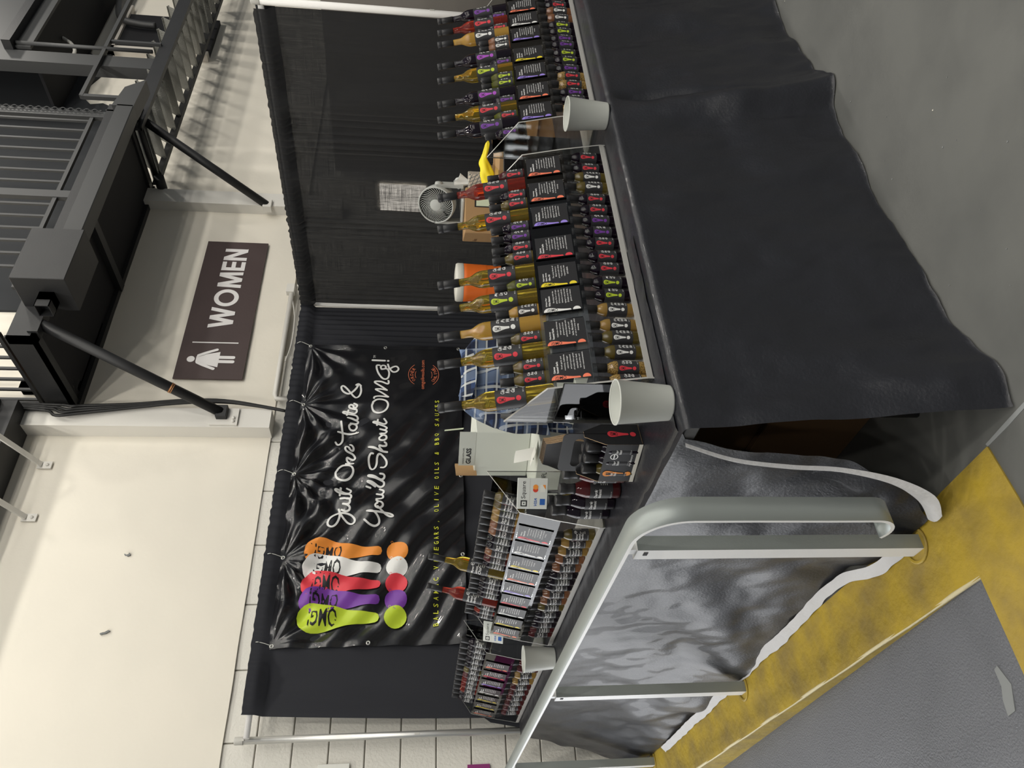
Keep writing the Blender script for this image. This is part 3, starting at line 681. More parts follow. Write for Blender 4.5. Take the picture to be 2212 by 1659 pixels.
BANNER_SCRIPT = [[973,888,935,872,901,849,868,819,857,790,872,772,898,773,925,795,939,831,941,873,925,913,897,943,863,954,835,945,822,921,840,897,878,882,922,876,951,880],[968,869,955,839,963,815,983,811,1000,828,1013,862],[1013,862,1005,831,1015,813,1039,814,1050,834,1055,882],[1055,882,1055,853,1044,826,1050,807,1071,807,1085,822,1089,846],[1089,846,1096,889,1108,916,1118,919,1120,903,1101,856,1096,823,1112,812,1131,818,1145,844],[1139,884,1077,887],[1295,921,1267,932,1233,923,1206,892,1203,859,1220,827,1251,807,1284,806,1319,824,1338,854,1338,888,1312,915,1281,927],[1353,866,1348,838,1344,808],[1348,835,1379,859,1396,853,1381,813,1396,800,1417,810,1428,826,1437,861,1457,874,1478,871,1472,851,1452,835,1452,818,1472,815,1493,830,1496,843],[880,704,851,668,843,630,861,603,893,602,929,625,945,654,948,689],[948,689,940,654,942,588,940,536,929,512,916,507,916,526,934,560,966,599,982,616],[1009,617,998,631,977,627,969,603,988,581,1009,582,1023,601,1017,622,1009,617],[1024,611,1039,628],[1052,629,1050,598,1060,581,1082,585,1093,604,1102,629],[1102,629,1093,600,1104,581,1126,582,1141,609],[1153,705,1145,674],[1159,641,1173,666,1187,695,1195,693,1187,661,1159,612,1165,586,1184,579,1201,590,1220,644],[1220,644,1229,683,1237,695,1245,691,1237,659,1212,610,1218,586,1237,578,1251,587,1253,611],[1432,669,1432,686,1400,699,1354,697,1314,685,1299,667,1319,649,1360,641,1406,640,1430,632,1436,615,1413,589,1372,570,1331,568,1308,585,1311,609],[1457,566,1459,611,1474,656,1491,704,1494,702,1486,671,1468,636,1460,601],[1460,601,1483,624,1498,625,1495,602,1501,578,1516,576,1525,589],[1582,614,1567,630,1546,624,1540,599,1555,577,1579,581,1588,601,1582,614],[1533,953,1517,939,1521,921,1553,906,1605,906,1666,916,1712,924],[1620,941,1619,866,1624,791],[1694,852,1678,863,1655,853,1650,824,1671,806,1694,811,1702,837,1694,852],[1700,853,1705,809,1726,799,1737,830,1752,878],[1752,878,1746,843,1737,814,1753,802,1772,810,1780,826],[1780,826,1791,878,1808,916,1820,913,1811,879,1796,834,1812,814,1831,817],[1779,887,1830,879],[1831,817,1835,836,1847,866,1862,875,1874,864,1867,845,1847,837,1847,821,1867,814,1885,839],[2066,796,2082,816,2069,835],[2064,799,2018,793,1969,803,1948,824,1960,844,1992,869,2036,908,2056,935,2040,947,2007,932,1987,891,2004,860,2042,830,2076,816],[1586,607,1609,627,1605,589,1625,577,1640,597,1653,629],[1653,629,1644,591,1663,578,1682,599],[1682,599,1697,644,1712,680,1724,677,1712,638,1701,600,1717,582,1748,602],[1685,653,1740,649],[1890,692,1865,700,1826,688,1804,655,1807,617,1835,586,1876,576,1912,592,1927,628,1922,667,1894,695],[1934,687,1951,682,1960,643,1953,577],[1953,577,1993,625,2029,676,2037,673,2034,633,2022,590],[2022,590,2067,641,2104,689,2116,680,2113,637,2089,589,2106,580,2123,584],[2275,657,2275,681,2240,681,2189,663,2147,631,2139,604,2157,585,2200,580,2234,591],[2233,642,2258,650,2276,633,2266,611,2242,612,2233,642],[2290,594,2251,582,2213,554,2214,524,2240,506,2266,522,2261,549,2238,582,2242,612],[2329,720,2329,619],[2327,596,2327,590]]
tx = PL()
for i, s in enumerate(BANNER_SCRIPT):
    pts = [(s[j]*KB/1000, s[j+1]*KB/1000) for j in range(0, len(s), 2)]
    tx.stroke(pts, .0155 if len(pts) > 2 or i < 40 else .02, 'banner_print_white', 1, 4)
tx.text('TM', 2.352*KB, .695*KB, .03, .02, 'banner_print_white', 1)
mk('script_lettering', tx.mesh('script_lettering', lambda a, b, l: bsurf(a, b, .0055), .05, .05), bn)
tx = PL()
word = 'BALSAMIC VINEGARS, OLIVE OILS & BBQ SAUCES'
x0, x1 = .121, 1.935; step = (x1-x0)/(len(word)-.35)
for i, chh in enumerate(word):
    if chh == ' ': continue
    wd = .022 if chh not in 'I,' else .006
    h = .033 if chh != ',' else .012
    tx.text(chh, (x0+i*step+(.011 if wd == .006 else 0))*KB, (.186-.008*i/len(word)-(.006 if chh == ',' else 0))*KB, wd*KB, h*KB, 'print_yellow', 1, bold=.01)
mk('tagline', tx.mesh('tagline', lambda a, b, l: bsurf(a, b, .0055), .05, .05), bn)
tx = PL(); cx, cz, R0 = 2.188*KB, .303*KB, .122*KB
tx.ring(cx, cz, R0, .004, 'print_coral', 1, .42*PI/2, 1.58*PI/2, 24); tx.ring(cx, cz, R0, .004, 'print_coral', 1, PI+.42*PI/2, PI+1.58*PI/2, 24)
tx.ring(cx, cz, R0*.56, .0035, 'print_coral', 1, .7*PI/2, 1.3*PI/2, 14); tx.ring(cx, cz, R0*.56, .0035, 'print_coral', 1, PI+.7*PI/2, PI+1.3*PI/2, 14)
for word, top in (('ORDER', 1), ('ONLINE', 0)):
    n = len(word)
    for i, chh in enumerate(word):
        a = (PI/2+(n-1)/2*.30-i*.30) if top else (-PI/2-(n-1)/2*.26+i*.26)
        rr = R0*.68 if top else R0*.90
        wd = .020 if chh != 'I' else .005
        tx.text(chh, cx+rr*math.cos(a), cz+rr*math.sin(a), wd*KB, .026*KB, 'print_coral', 1, rot=a-PI/2 if top else a+PI/2, align='C')
tx.text('omgoliveoils.com', 2.043*KB, .288*KB, .29*KB, .038*KB, 'print_coral', 1)
mk('order_stamp', tx.mesh('order_stamp', lambda a, b, l: bsurf(a, b, .0055), .05, .05), bn)

# ------------------------------------------------------------------ tables and cloths
def folding_table(x0, y0, x1, y1, lab):
    t = thing('folding_table', lab, 'table', (x0, y0, 0))
    MB().box((0, 0, .700), (x1-x0, y1-y0, .744), 'table_plastic', .006).build('table_top', t)
    for (a, b) in ((.12, .1), (x1-x0-.12, .1), (.12, y1-y0-.1), (x1-x0-.12, y1-y0-.1)):
        MB().tube([(a, b, 0), (a, b, .70)], .014, 'steel_grey', 8).build('leg', t)
folding_table(1.065, 1.565, 2.56, 2.32, 'folding table under the near half of the front black cloth')
folding_table(2.57, 1.565, 4.4, 2.32, 'folding table under the far half of the front black cloth')
folding_table(1.075, 2.335, 1.83, 5.05, 'folding table under the left black cloth behind the railing')
def lerp_list(L, x):
    if x <= L[0][0]: return L[0][1]
    for (a, b), (c, d_) in zip(L, L[1:]):
        if x <= c: t = (x-a)/(c-a); t = t*t*(3-2*t); return b+(d_-b)*t
    return L[-1][1]
HEM = [(0.98, 1.352), (1.08, 1.325), (1.2, 1.363), (1.32, 1.408), (1.54, 1.414), (1.75, 1.424), (2.0, 1.417), (2.145, 1.427), (2.305, 1.399), (2.41, 1.347), (2.56, 1.400), (2.70, 1.407), (2.89, 1.426), (3.1, 1.418), (5, 1.42)]
def cloth_profile(s, run, drop):      # s 0..1 -> (across, z): top plane, rounded edge, drop
    r = .016; tot = run+drop
    d = s*tot
    if d < run-r: return (run-d, .0, 0.0)
    d2_ = d-(run-r); arc = r*PI/2
    if d2_ < arc:
        a = d2_/r; return (r-r*math.sin(a), -(r-r*math.cos(a)), 0.0)
    dd = d2_-arc; return (0.0, -r-dd, dd/(drop-r*.6))
def front_cloth(u, v):
    x = 1.047+3.35*u**1.0
    ac, dz, t = cloth_profile(v, .76, .752)
    t = min(1, t)
    xx = x-.060*t**1.5*max(0, 1-(x-1.047)/.5)
    hem = lerp_list(HEM, xx)
    y = 1.553+ac
    if t > 0:
        fold = .020*t*math.exp(-((x-2.52+.12*t)/.10)**2)
        y = 1.553-(1.553-hem)*t**1.25 - .014*t*fbm(x*2.2, 1, t*1.2) - .010*min(1, t*6)*fbm(x*5, 5, t*2.0) - .0035*min(1, t*8)*fbm(x*16, 2, t*5) + .036*math.exp(-((x-2.545+.10*t)/.022)**2)*max(0, 1-t*.9)*min(1, t*9) - .022*math.exp(-((x-2.47+.10*t)/.06)**2)*min(1, t*4)
        y += .008*min(1, t*5)*math.sin((x*.8+t*.5)*14+4*fbm(x, 2, t))*.6
    else:
        y += 0
    dz += (.002*fbm(x*9, y*9, 3)-.0015*math.exp(-((x-2.545)/.012)**2)) if t == 0 else 0
    z = .756+dz
    z = max(z, .006+.004*noise.noise(Vector((x*8, 0, 0))))
    return (xx, y, z)
MB().grid(front_cloth, 320, 130, 'vinyl_cloth').build('tablecloth', None, label='black vinyl cloth draped over the long front table down to the floor', cat='tablecloth')
HEML = [(1.62, .93), (1.75, .905), (2.04, .900), (2.30, .955), (2.44, .965), (2.9, .94), (3.32, .925), (3.9, .915), (4.51, .900), (5.1, .90)]
def edge_y(t):   # near edge of the left flap
    return lerp_list([(0, 1.625), (.25, 1.655), (.6, 1.640), (.85, 1.69), (1, 1.78)], t)
def left_cloth(u, v):
    ac, dz, t = cloth_profile(v, .76, .748)
    t = min(1, t); y0_ = edge_y(t) if t > 0 else 1.60
    y = y0_+(5.10-y0_)*u
    ex = 1.062+.030*(y-1.6)/3.4
    x = ex+ac
    if t > 0:
        hem = lerp_list(HEML, y)
        x = ex-(ex-hem)*t**1.2-.026*min(1, t*3)*fbm(y*1.2+t*.5, 4, t*1.5, 2)-.013*min(1, t*4)*fbm(y*3.2+t*1.8, 8, t*2.8, 3)-.0030*min(1, t*6)*fbm(y*9+t*4, 1, t*7, 2)
        x += .010*t*math.sin((y*1.1-t*.9)*9+3*fbm(y, 6, t*1.5))
    else: dz += .0025*fbm(x*12, y*12, 5)
    z = max(.7595+dz, .012+.003*noise.noise(Vector((y*8, 2, 0))))
    return (x, y, z)
lc = MB().grid(left_cloth, 300, 110, 'vinyl_cloth').build('tablecloth', None, label='wrinkled shiny black cloth over the left table behind the metal railing', cat='tablecloth')
ed = [(1.050, 1.622, .735), (1.020, 1.648, .60), (1.0, 1.650, .45), (.985, 1.640, .32), (.962, 1.665, .18), (.935, 1.720, .07), (.91, 1.785, .012)]
wd_ = [.002, .008, .016, .022, .055, .085, .075]
E1 = catmull(ed, 6); W1 = catmull([(w_, 0, 0) for w_ in wd_], 6)
def curl(u, v):
    f = u*(len(E1)-1); i = min(int(f), len(E1)-2); k_ = f-i
    p = E1[i].lerp(E1[i+1], k_); w_ = W1[i].x*(1-k_)+W1[i+1].x*k_
    return p+Vector((-.35, -.93, .0))*w_*v+Vector((-.010, .004, .0))*math.sin(v*PI)+Vector((-.004, 0, .01*v*u))
MB().grid(curl, 60, 5, 'cloth_back').build('curled_edge', lc)
def hemstrip(u, v):
    y = 1.95+2.62*u; hx = lerp_list(HEML, y)
    w_ = .030+.012*noise.noise(Vector((y*4, 0, 1)))
    return (hx-.004-w_*v-.02*fbm(y*1.5+.5, 4, 1.8)*.6, y, .030-.022*v+.003*math.sin(y*60)*v+.004*noise.noise(Vector((y*20, v, 0))))
MB().grid(hemstrip, 160, 4, 'cloth_back').build('folded_hem', lc)
# things under the table seen through the gap
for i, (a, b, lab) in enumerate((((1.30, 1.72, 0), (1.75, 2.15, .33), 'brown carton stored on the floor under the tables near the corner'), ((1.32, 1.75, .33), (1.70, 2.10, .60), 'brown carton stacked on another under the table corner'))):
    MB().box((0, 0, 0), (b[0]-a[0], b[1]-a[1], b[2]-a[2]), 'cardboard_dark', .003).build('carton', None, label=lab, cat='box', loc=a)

# ------------------------------------------------------------------ metal railing on the kerb
rl = thing('kerb_railing', 'flat metal handrail with looped end on two posts along the yellow kerb', 'railing', (.86, 1.89, 0))
RO = Vector((.86, 1.89, 0))
def arc(cy, cz, r, a0, a1, n=10): return [(cy+r*math.cos(a0+(a1-a0)*i/n), cz+r*math.sin(a0+(a1-a0)*i/n)) for i in range(n+1)]
path = [(5.2, .884), (4.4, .884), (3.6, .884), (2.8, .884), (2.1, .884)]+arc(1.735, .762, .122, PI/2, PI, 12)+[(1.613, .60), (1.615, .42)]+arc(1.672, .285, .057, PI, 1.5*PI+.55, 12)
m = MB(); hw_ = .033; th = .010; n = len(path)
for i in range(n):
    a = Vector((0, *path[max(i-1, 0)])); b = Vector((0, *path[min(i+1, n-1)])); d = (b-a).normalized(); nn = Vector((0, d.z, -d.y))
    p = Vector((0, *path[i]))
    for (sx, sn) in ((-1, 0), (1, 0), (1, 1), (-1, 1)): m.v.append(tuple(p+Vector((.845+sx*hw_, 0, 0))+nn*th*sn-RO))
for i in range(n-1):
    for q, mm in ((0, 'rail_metal'), (1, 'rail_lit'), (2, 'rail_metal'), (3, 'rail_lit')):
        m.face([i*4+q, i*4+(q+1) % 4, (i+1)*4+(q+1) % 4, (i+1)*4+q], mm, q in (0, 2))
m.face([0, 1, 2, 3], 'rail_lit'); m.face([(n-1)*4+i for i in (3, 2, 1, 0)], 'rail_lit')
m.build('rail_bar', rl)
for y in (1.885, 3.315, 4.85):
    p = MB()
    p.v = []; x0, x1, ya, yb, zt = .853-.86, .896-.86, y-.028-1.89, y+.028-1.89, .836
    pts = [(x0, ya), (x1, ya), (x1, yb), (x0, yb)]
    o = 0
    for z in (.0, zt): p.v += [(a, b, z) for a, b in pts]
    for q, mm in enumerate(('rail_metal', 'rail_metal', 'rail_metal', 'rail_lit')):  # ramp-side face painted as the lit one
        p.face([q, (q+1) % 4, 4+(q+1) % 4, 4+q], mm)
    p.face([7, 6, 5, 4][::-1], 'rail_lit')
    po = p.build('post', rl)
    MB().box((x0-.0015, ya+.012, zt-.032), (x0+.004, ya+.030, zt-.020), 'fan_dark').build('bolt_hole', po)
    MB().box((x0+.006, ya+.008, zt), (x1-.014, yb-.020, .875), 'rail_lit').build('saddle', po)
    MB().lathe([(.052, .004), (.055, .006), (.050, .010), (.044, .007)], 'kerb_yellow', 20, (.875-.86, y-1.89, 0), None, False).build('collar_ring', po)

# ------------------------------------------------------------------ bottles
TZ = .757                     # table surface under the racks
R_S, R_T, R_Q = .0222, .030, .0310
PROF = {
 'small': [(0, .002), (R_S*.86, 0), (R_S*.97, .003), (R_S, .008), (R_S, .090), (R_S*.985, .095), (R_S*.90, .102), (R_S*.74, .110), (R_S*.60, .116), (R_S*.55, .121), (R_S*.54, .130), (0, .131)],
 'tall': [(0, .004), (R_T*.9, 0), (R_T*.98, .003), (R_T, .009), (R_T, .198), (R_T*.985, .206), (R_T*.90, .217), (R_T*.74, .228), (R_T*.57, .237), (R_T*.47, .245), (R_T*.44, .256), (R_T*.43, .290), (0, .291)],
 'sauce': [(0, .002), (R_Q*.88, 0), (R_Q*.98, .003), (R_Q, .010), (R_Q, .108), (R_Q*.97, .116), (R_Q*.86, .128), (R_Q*.70, .142), (R_Q*.56, .154), (R_Q*.50, .164), (R_Q*.49, .172), (0, .173)]}
CAPP = {
 'small': [(0, .119), (.0138, .119), (.0140, .143), (.0150, .145), (.0150, .158), (.0138, .162), (0, .162)],
 'tall': [(0, .281), (.0146, .281), (.0148, .333), (.0142, .3345), (.0156, .336), (.0156, .352), (.0145, .355), (0, .355)],
 'sauce': [(0, .150), (.0190, .150), (.0170, .160), (.0172, .180), (.0190, .183), (.0190, .199), (.0175, .203), (0, .203)]}
LABZ = {'small': (.025, .089), 'tall': (.086, .178), 'sauce': (.028, .104)}
RAD = {'small': R_S, 'tall': R_T, 'sauce': R_Q}
TEXTS = {'red': ('Cabernet', 'Roasted', 'Garlic'), 'white': ("D'Anjou", 'Pear', 'White', 'Balsamic'), 'green': ('Meyer', 'Lemon', 'Oil'), 'purple': ('Dark', 'Fig', 'Balsamic'), 'magenta': ('Dark', 'Fig', 'Balsamic'), 'none': ('Dark', 'Balsamic')}
_cache = {}
def body_mesh(kind, liq):
    k = ('b', kind, liq)
    if k not in _cache:
        m = MB(); m.lathe(PROF[kind], 'liq_'+liq, 22); _cache[k] = m.mesh('glass_body')
    return _cache[k]
def cap_mesh(kind):
    k = ('c', kind)
    if k not in _cache: _cache[k] = MB().lathe(CAPP[kind], 'cap_black', 20).mesh('cap')
    return _cache[k]
def label_mesh(kind, colr):
    k = ('l', kind, colr)
    if k in _cache: return _cache[k]
    r = RAD[kind]; z0, z1 = LABZ[kind]; h = z1-z0; half = r*2.55
    p = PL(); p.rect(-half, 0, half, h, 'label_black', 0)
    if colr != 'none': p.emblem(-r*.62, h*.95, h*.80, 'ink_'+colr, 1)
    t = TEXTS[colr]; n = len(t); lh = h*.125
    x0 = -r*.05 if colr != 'none' else -r*.5
    for i, wrd in enumerate(t): p.text(wrd, x0+i*h*.01, h*.80-i*lh*1.35-lh, min(.16*h*len(wrd), r*1.25), lh*1.05, 'label_white', 2, bold=.012, shear=.35)
    p.text('NET 12.7 FL OZ', x0, h*.05, r*1.0, h*.035, 'label_white', 2)
    # medallion and small print round the sides
    for sgn in (1,):
        p.ring(r*1.50, h*.80, h*.075, h*.018, 'label_white', 2, n=14); p.rect(r*1.50-h*.06, h*.785, r*1.50+h*.06, h*.815, 'label_white', 2)
    for j in range(7): p.rect(r*1.95, h*(.86-j*.07), r*(2.42-.1*((j*7) % 3)), h*(.885-j*.07), 'conduit_grey', 2)
    for j in range(7): p.rect(-r*2.42, h*(.86-j*.07), -r*(1.9+.1*((j*5) % 3)), h*(.885-j*.07), 'conduit_grey', 2)
    for j in range(4): p.rect(r*1.2, h*(.50-j*.09), r*(1.62-.08*((j*5) % 3)), h*(.53-j*.09), 'conduit_grey', 2)
    def fn(s, z, l):
        rr = r+.00035+.00022*l; a = s/r; return (rr*math.sin(a), -rr*math.cos(a), z0+z)
    _cache[k] = p.mesh('label', fn, r*.16); return _cache[k]
LIQNAME = dict(dark='dark', gold='golden', red='ruby', amber='amber', olive='olive', orange='brown', brown='maroon', herb='herb-flecked', green='green-gold', tan='tan')
def bottle(kind, loc, rot, colr, liq, lab, group, lean=0.0):
    t = thing('oil_bottle' if kind != 'sauce' else 'sauce_bottle', lab, 'bottle', loc, (-lean, 0, rot), group)
    mk('glass_body', body_mesh(kind, liq), t); mk('cap', cap_mesh(kind), t); mk('label', label_mesh(kind, colr), t)
    return t

# ------------------------------------------------------------------ acrylic racks
LEAN = math.radians(14.5)
def shz(y): return .268-(y-.125)*math.tan(LEAN)
def rack(loc, rot, length, lab):
    t = thing('acrylic_rack', lab, 'rack', loc, (0, 0, rot))
    side = [(.232, 0), (.232, .415), (.062, .304), (.027, .158), (0, .02), (0, 0)]
    sm = MB().prism(side, 0, .006, 'acrylic', 'x', 'acrylic_edge').mesh('side_panel')
    mk('side_panel', sm, t); b = mk('side_panel', sm, t); b.location = (length-.006, 0, 0)
    MB().prism([(.004, 0), (.228, 0), (.228, .005), (.004, .005)], .006, length-.006, 'acrylic', 'x', 'acrylic_edge').build('base_plate', t)
    MB().prism([(.066, shz(.066)-.006), (.170, shz(.170)-.006), (.170, shz(.170)-.001), (.066, shz(.066)-.001)], .006, length-.006, 'acrylic', 'x', 'acrylic_edge').build('shelf', t)
    MB().prism([(.027, .158), (.031, .157), (.066, .303), (.062, .304)], .006, length-.006, 'acrylic', 'x', 'acrylic').build('card_panel', t)
    MB().prism([(0, .005), (.004, .005), (.004, .022), (0, .022)], .006, length-.006, 'acrylic', 'x', 'acrylic_edge').build('front_lip', t)
    MB().prism([(.172, shz(.172)), (.176, shz(.172)), (.214, shz(.172)+.135), (.210, shz(.172)+.136)], .006, length-.006, 'acrylic', 'x', 'acrylic').build('back_rest', t)
    return t
CARDTXT = {
 'cab': (('Cabernet', 'Roasted Garlic'), ('Fresh garlic and', 'rosemary, California', 'cabernet vinegar', 'and pure grapeseed', 'oil make this a great', 'marinade for beef,', 'lamb, poultry and', 'oven roasted potatoes.')),
 'cha': (('Chardonnay', 'Roasted Garlic'), ('California chardonnay', 'vinegar and pure', 'grapeseed oil are', 'perfectly blended with', 'fresh garlic and', 'herbs. Marinade fish', 'or use as a tasty salad', 'dressing.')),
 'pear': (("D'Anjou Pear", 'White Balsamic'), ('Bursting with the', 'juicy flavor of ripe', "D'Anjou pears, this", 'balsamic is made by', 'aging in oak barrels.', 'Drizzle over fruit,', 'greens or cheese.')),
 'lem': (('Meyer Lemon', 'Extra Virgin', 'Olive Oil'), ('The zesty flavor of', 'Meyer lemons is', 'pressed with olives.', 'Toss with pasta,', 'vegetables, fish', 'and salads.'))}
def card(loc, rot, colr, key, lab, group):
    t = thing('flavour_card', lab, 'card', loc, (-math.atan2(.035, .146), 0, rot), group)
    W_, H_ = .098, .124
    MB().box((-W_/2-.004, -.004, -.003), (W_/2+.004, .0, H_+.003), 'acrylic').build('clear_sleeve', t)
    k = ('card', colr, key)
    if k not in _cache:
        p = PL(); p.rect(-W_/2, 0, W_/2, H_, 'card_black', 0)
        p.emblem(-W_/2+.001, H_-.004, H_*.93, 'ink_'+colr, 1, clip=-W_/2+.0003)
        ti, bo = CARDTXT[key]; y = H_-.018
        for l in ti: p.text(l, -W_/2+.024, y, .0031*len(l), .0062, 'label_white', 1, bold=.03); y -= .0095
        y -= .004
        for l in bo: p.text(l, .013, y, .0030*len(l), .0056, 'label_white', 1, bold=.01, align='C'); y -= .0092
        _cache[k] = p.mesh('card_insert', lambda x, y_, l: (x, -.0042-.0002*l, y_))
    mk('card_insert', _cache[k], t)

def side_word(i, n): return ORD[i]
def fill_front(rk, rloc, rot, items, rackname, y=.045):
    c, s_ = math.cos(rot), math.sin(rot)
    order = sorted(items, key=lambda a: a[0])
    for i, (lx, colr, liq) in enumerate(order):
        loc = (rloc[0]+lx*c-y*s_, rloc[1]+lx*s_+y*c, rloc[2]+.0055)
        cl = colr+' mark'
        bottle('small', loc, rot, colr, liq, f'small {LIQNAME[liq]} bottle, {cl}, {ORD[i]} from left, front row, {rackname}', 'small bottles on the racks')
def fill_back(rk, rloc, rot, items, rackname):
    c, s_ = math.cos(rot), math.sin(rot); y = .122
    order = sorted(items, key=lambda a: a[0])
    ns = nt_ = 0
    for (lx, kind, colr, liq) in order:
        # lean back: the bottle stands square on the tilted shelf
        z = shz(y)+.001
        loc = (rloc[0]+lx*c-y*s_, rloc[1]+lx*s_+y*c, rloc[2]+z)
        cl = colr+' mark'
        if kind == 'tall': lab = f'tall {LIQNAME[liq]} bottle, {cl}, {ORD[nt_]} tall one from left, {rackname}'; nt_ += 1
        else: lab = f'small {LIQNAME[liq]} bottle, {cl}, {ORD[ns]} from left, upper shelf, {rackname}'; ns += 1
        bottle(kind, loc, rot, colr, liq, lab, ('tall' if kind == 'tall' else 'small')+' bottles on the racks', LEAN)

# rack beside the big cup
RA = (1.30, 1.675, TZ)
rka = rack(RA, 0, 1.10, 'clear acrylic rack beside the large white cup on the front table')
fa = [(2.385, 'red', 'dark'), (2.320, 'red', 'dark'), (2.270, 'white', 'olive'), (2.215, 'white', 'olive'), (2.148, 'red', 'dark'), (2.09, 'red', 'dark'), (2.034, 'purple', 'dark'), (1.975, 'purple', 'dark'), (1.92, 'red', 'dark'), (1.856, 'red', 'dark'), (1.80, 'red', 'dark'), (1.736, 'green', 'dark'), (1.680, 'green', 'dark'), (1.619, 'white', 'tan'), (1.552, 'white', 'tan'), (1.504, 'white', 'olive'), (1.446, 'white', 'olive'), (1.385, 'red', 'herb'), (1.336, 'red', 'herb')]
fill_front(rka, RA, 0, [(x-1.30-.015, c, l) for x, c, l in fa], 'corner cup rack')
ba = [(1.333, 'tall', 'red', 'gold'), (1.394, 'small', 'red', 'olive'), (1.444, 'small', 'red', 'olive'), (1.499, 'tall', 'red', 'gold'), (1.556, 'small', 'red', 'olive'), (1.612, 'tall', 'white', 'amber'), (1.671, 'small', 'white', 'amber'), (1.730, 'tall', 'green', 'gold'), (1.789, 'small', 'green', 'green'), (1.846, 'tall', 'red', 'gold'), (1.92, 'small', 'red', 'olive'), (1.969, 'small', 'red', 'dark'), (2.025, 'small', 'purple', 'dark'), (2.075, 'small', 'purple', 'dark'), (2.130, 'tall', 'red', 'gold'), (2.200, 'small', 'red', 'olive'), (2.248, 'small', 'red', 'dark'), (2.305, 'tall', 'red', 'red'), (2.368, 'small', 'red', 'brown')]
fill_back(rka, RA, 0, [(x-1.30, k_, c, l) for x, k_, c, l in ba], 'corner cup rack')
CN = dict(salmon='salmon', purple='purple', red='red', yellow='yellow', white='white', lilac='lilac')
for i, (x, c, key) in enumerate(((1.375, 'salmon', 'cab'), (1.505, 'salmon', 'cha'), (1.640, 'white', 'pear'), (1.750, 'yellow', 'lem'), (1.880, 'red', 'cab'), (2.040, 'lilac', 'pear'), (2.170, 'salmon', 'cha'), (2.310, 'salmon', 'cab'))):
    card((x, RA[1]+.0305, TZ+.173), 0, c, key, f'black flavour card with {CN[c]} mark, {ORD[i]} from left on the rack by the large cup', 'flavour cards')
# rack further right
RB = (2.60, 1.675, TZ)
rkb = rack(RB, 0, 1.12, 'clear acrylic rack at the right end of the front table')
cm = dict(r='red', w='white', g='green', p='purple')
fb = [(3.561, 'r'), (3.509, 'r'), (3.457, 'w'), (3.394, 'w'), (3.329, 'g'), (3.273, 'g'), (3.214, 'p'), (3.164, 'p'), (3.096, 'g'), (3.04, 'g'), (2.975, 'p'), (2.919, 'r'), (2.857, 'r'), (2.798, 'p'), (2.748, 'p'), (2.689, 'r')]
fill_front(rkb, RB, 0, [(x-2.60, cm[c], 'orange' if c == 'w' else ('herb' if c == 'r' and x < 3 else 'dark')) for x, c in fb], 'right-hand front rack')
bb = [(3.606, 'tall', 'purple', 'dark'), (3.500, 'tall', 'red', 'red'), (3.395, 'tall', 'white', 'amber'), (3.21, 'tall', 'magenta', 'dark'), (3.095, 'tall', 'green', 'gold'), (2.916, 'tall', 'magenta', 'dark'), (2.806, 'tall', 'red', 'gold'), (2.696, 'tall', 'purple', 'dark'), (3.552, 'small', 'purple', 'dark'), (3.446, 'small', 'red', 'dark'), (3.338, 'small', 'white', 'orange'), (3.288, 'small', 'white', 'orange'), (3.153, 'small', 'purple', 'dark'), (3.040, 'small', 'green', 'green'), (2.990, 'small', 'green', 'green'), (2.862, 'small', 'purple', 'dark'), (2.752, 'small', 'red', 'green'), (2.638, 'small', 'purple', 'dark')]
fill_back(rkb, RB, 0, [(x-2.60, k_, c, l) for x, k_, c, l in bb], 'right-hand front rack')
for i, (x, c, key) in enumerate(((2.660, 'lilac', 'pear'), (2.800, 'salmon', 'cha'), (2.945, 'lilac', 'cab'), (3.080, 'yellow', 'lem'), (3.245, 'lilac', 'cha'), (3.370, 'white', 'pear'), (3.490, 'salmon', 'cab'), (3.62, 'salmon', 'lem'))):
    card((x, RB[1]+.0305, TZ+.173), 0, c, key, f'black flavour card with {CN[c]} mark, {ORD[i]} from left on the right-hand rack', 'flavour cards')
# racks on the left table, facing the railing
RC = (1.20, 3.69, TZ+.004); LC = 1.27
rkc = rack(RC, -PI/2, LC, 'clear acrylic rack on the left table nearest the corner')
fc = ((2.565, 'olive'), (2.632, 'tan'), (2.705, 'tan'), (2.778, 'orange'), (2.858, 'orange'), (2.927, 'dark'), (2.994, 'dark'), (3.053, 'dark'), (3.135, 'orange'), (3.21, 'orange'), (3.286, 'olive'), (3.371, 'dark'), (3.43, 'dark'), (3.503, 'dark'), (3.566, 'brown'), (3.63, 'brown'))
fill_front(rkc, RC, -PI/2, [(3.69-y, ('red', 'green', 'white', 'purple')[i % 4], l) for i, (y, l) in enumerate(fc)], 'near left-table rack')
bc = [(2.463, 'olive'), (2.513, 'olive'), (2.563, 'tan'), (2.618, 'tan'), (2.675, 'orange'), (2.733, 'orange'), (2.795, 'dark'), (2.858, 'dark'), (2.922, 'orange'), (2.984, 'brown'), (3.036, 'dark'), (3.20, 'dark'), (3.255, 'dark'), (3.31, 'dark'), (3.365, 'dark'), (3.51, 'dark'), (3.565, 'red'), (3.62, 'dark')]
fill_back(rkc, RC, -PI/2, [(3.69-y, 'small', ('red', 'green', 'white', 'purple')[i % 4], l) for i, (y, l) in enumerate(bc)]+[(3.69-3.105, 'tall', 'green', 'gold'), (3.69-3.437, 'tall', 'red', 'red')], 'near left-table rack')
for i in range(9):
    c, key = (('salmon', 'cab'), ('yellow', 'lem'), ('white', 'pear'), ('red', 'cha'), ('lilac', 'cab'))[i % 5]
    card((RC[0]+.0305, 3.60-i*.13, RC[2]+.173), -PI/2, c, key, f'flavour card with {c} mark, {ORD[i]} from left on the corner-side left-table rack', 'flavour cards')
RD = (1.18, 5.10, TZ+.004); LD = 1.20
rkd = rack(RD, -PI/2, LD, 'clear acrylic rack at the far end of the left table by the upright')
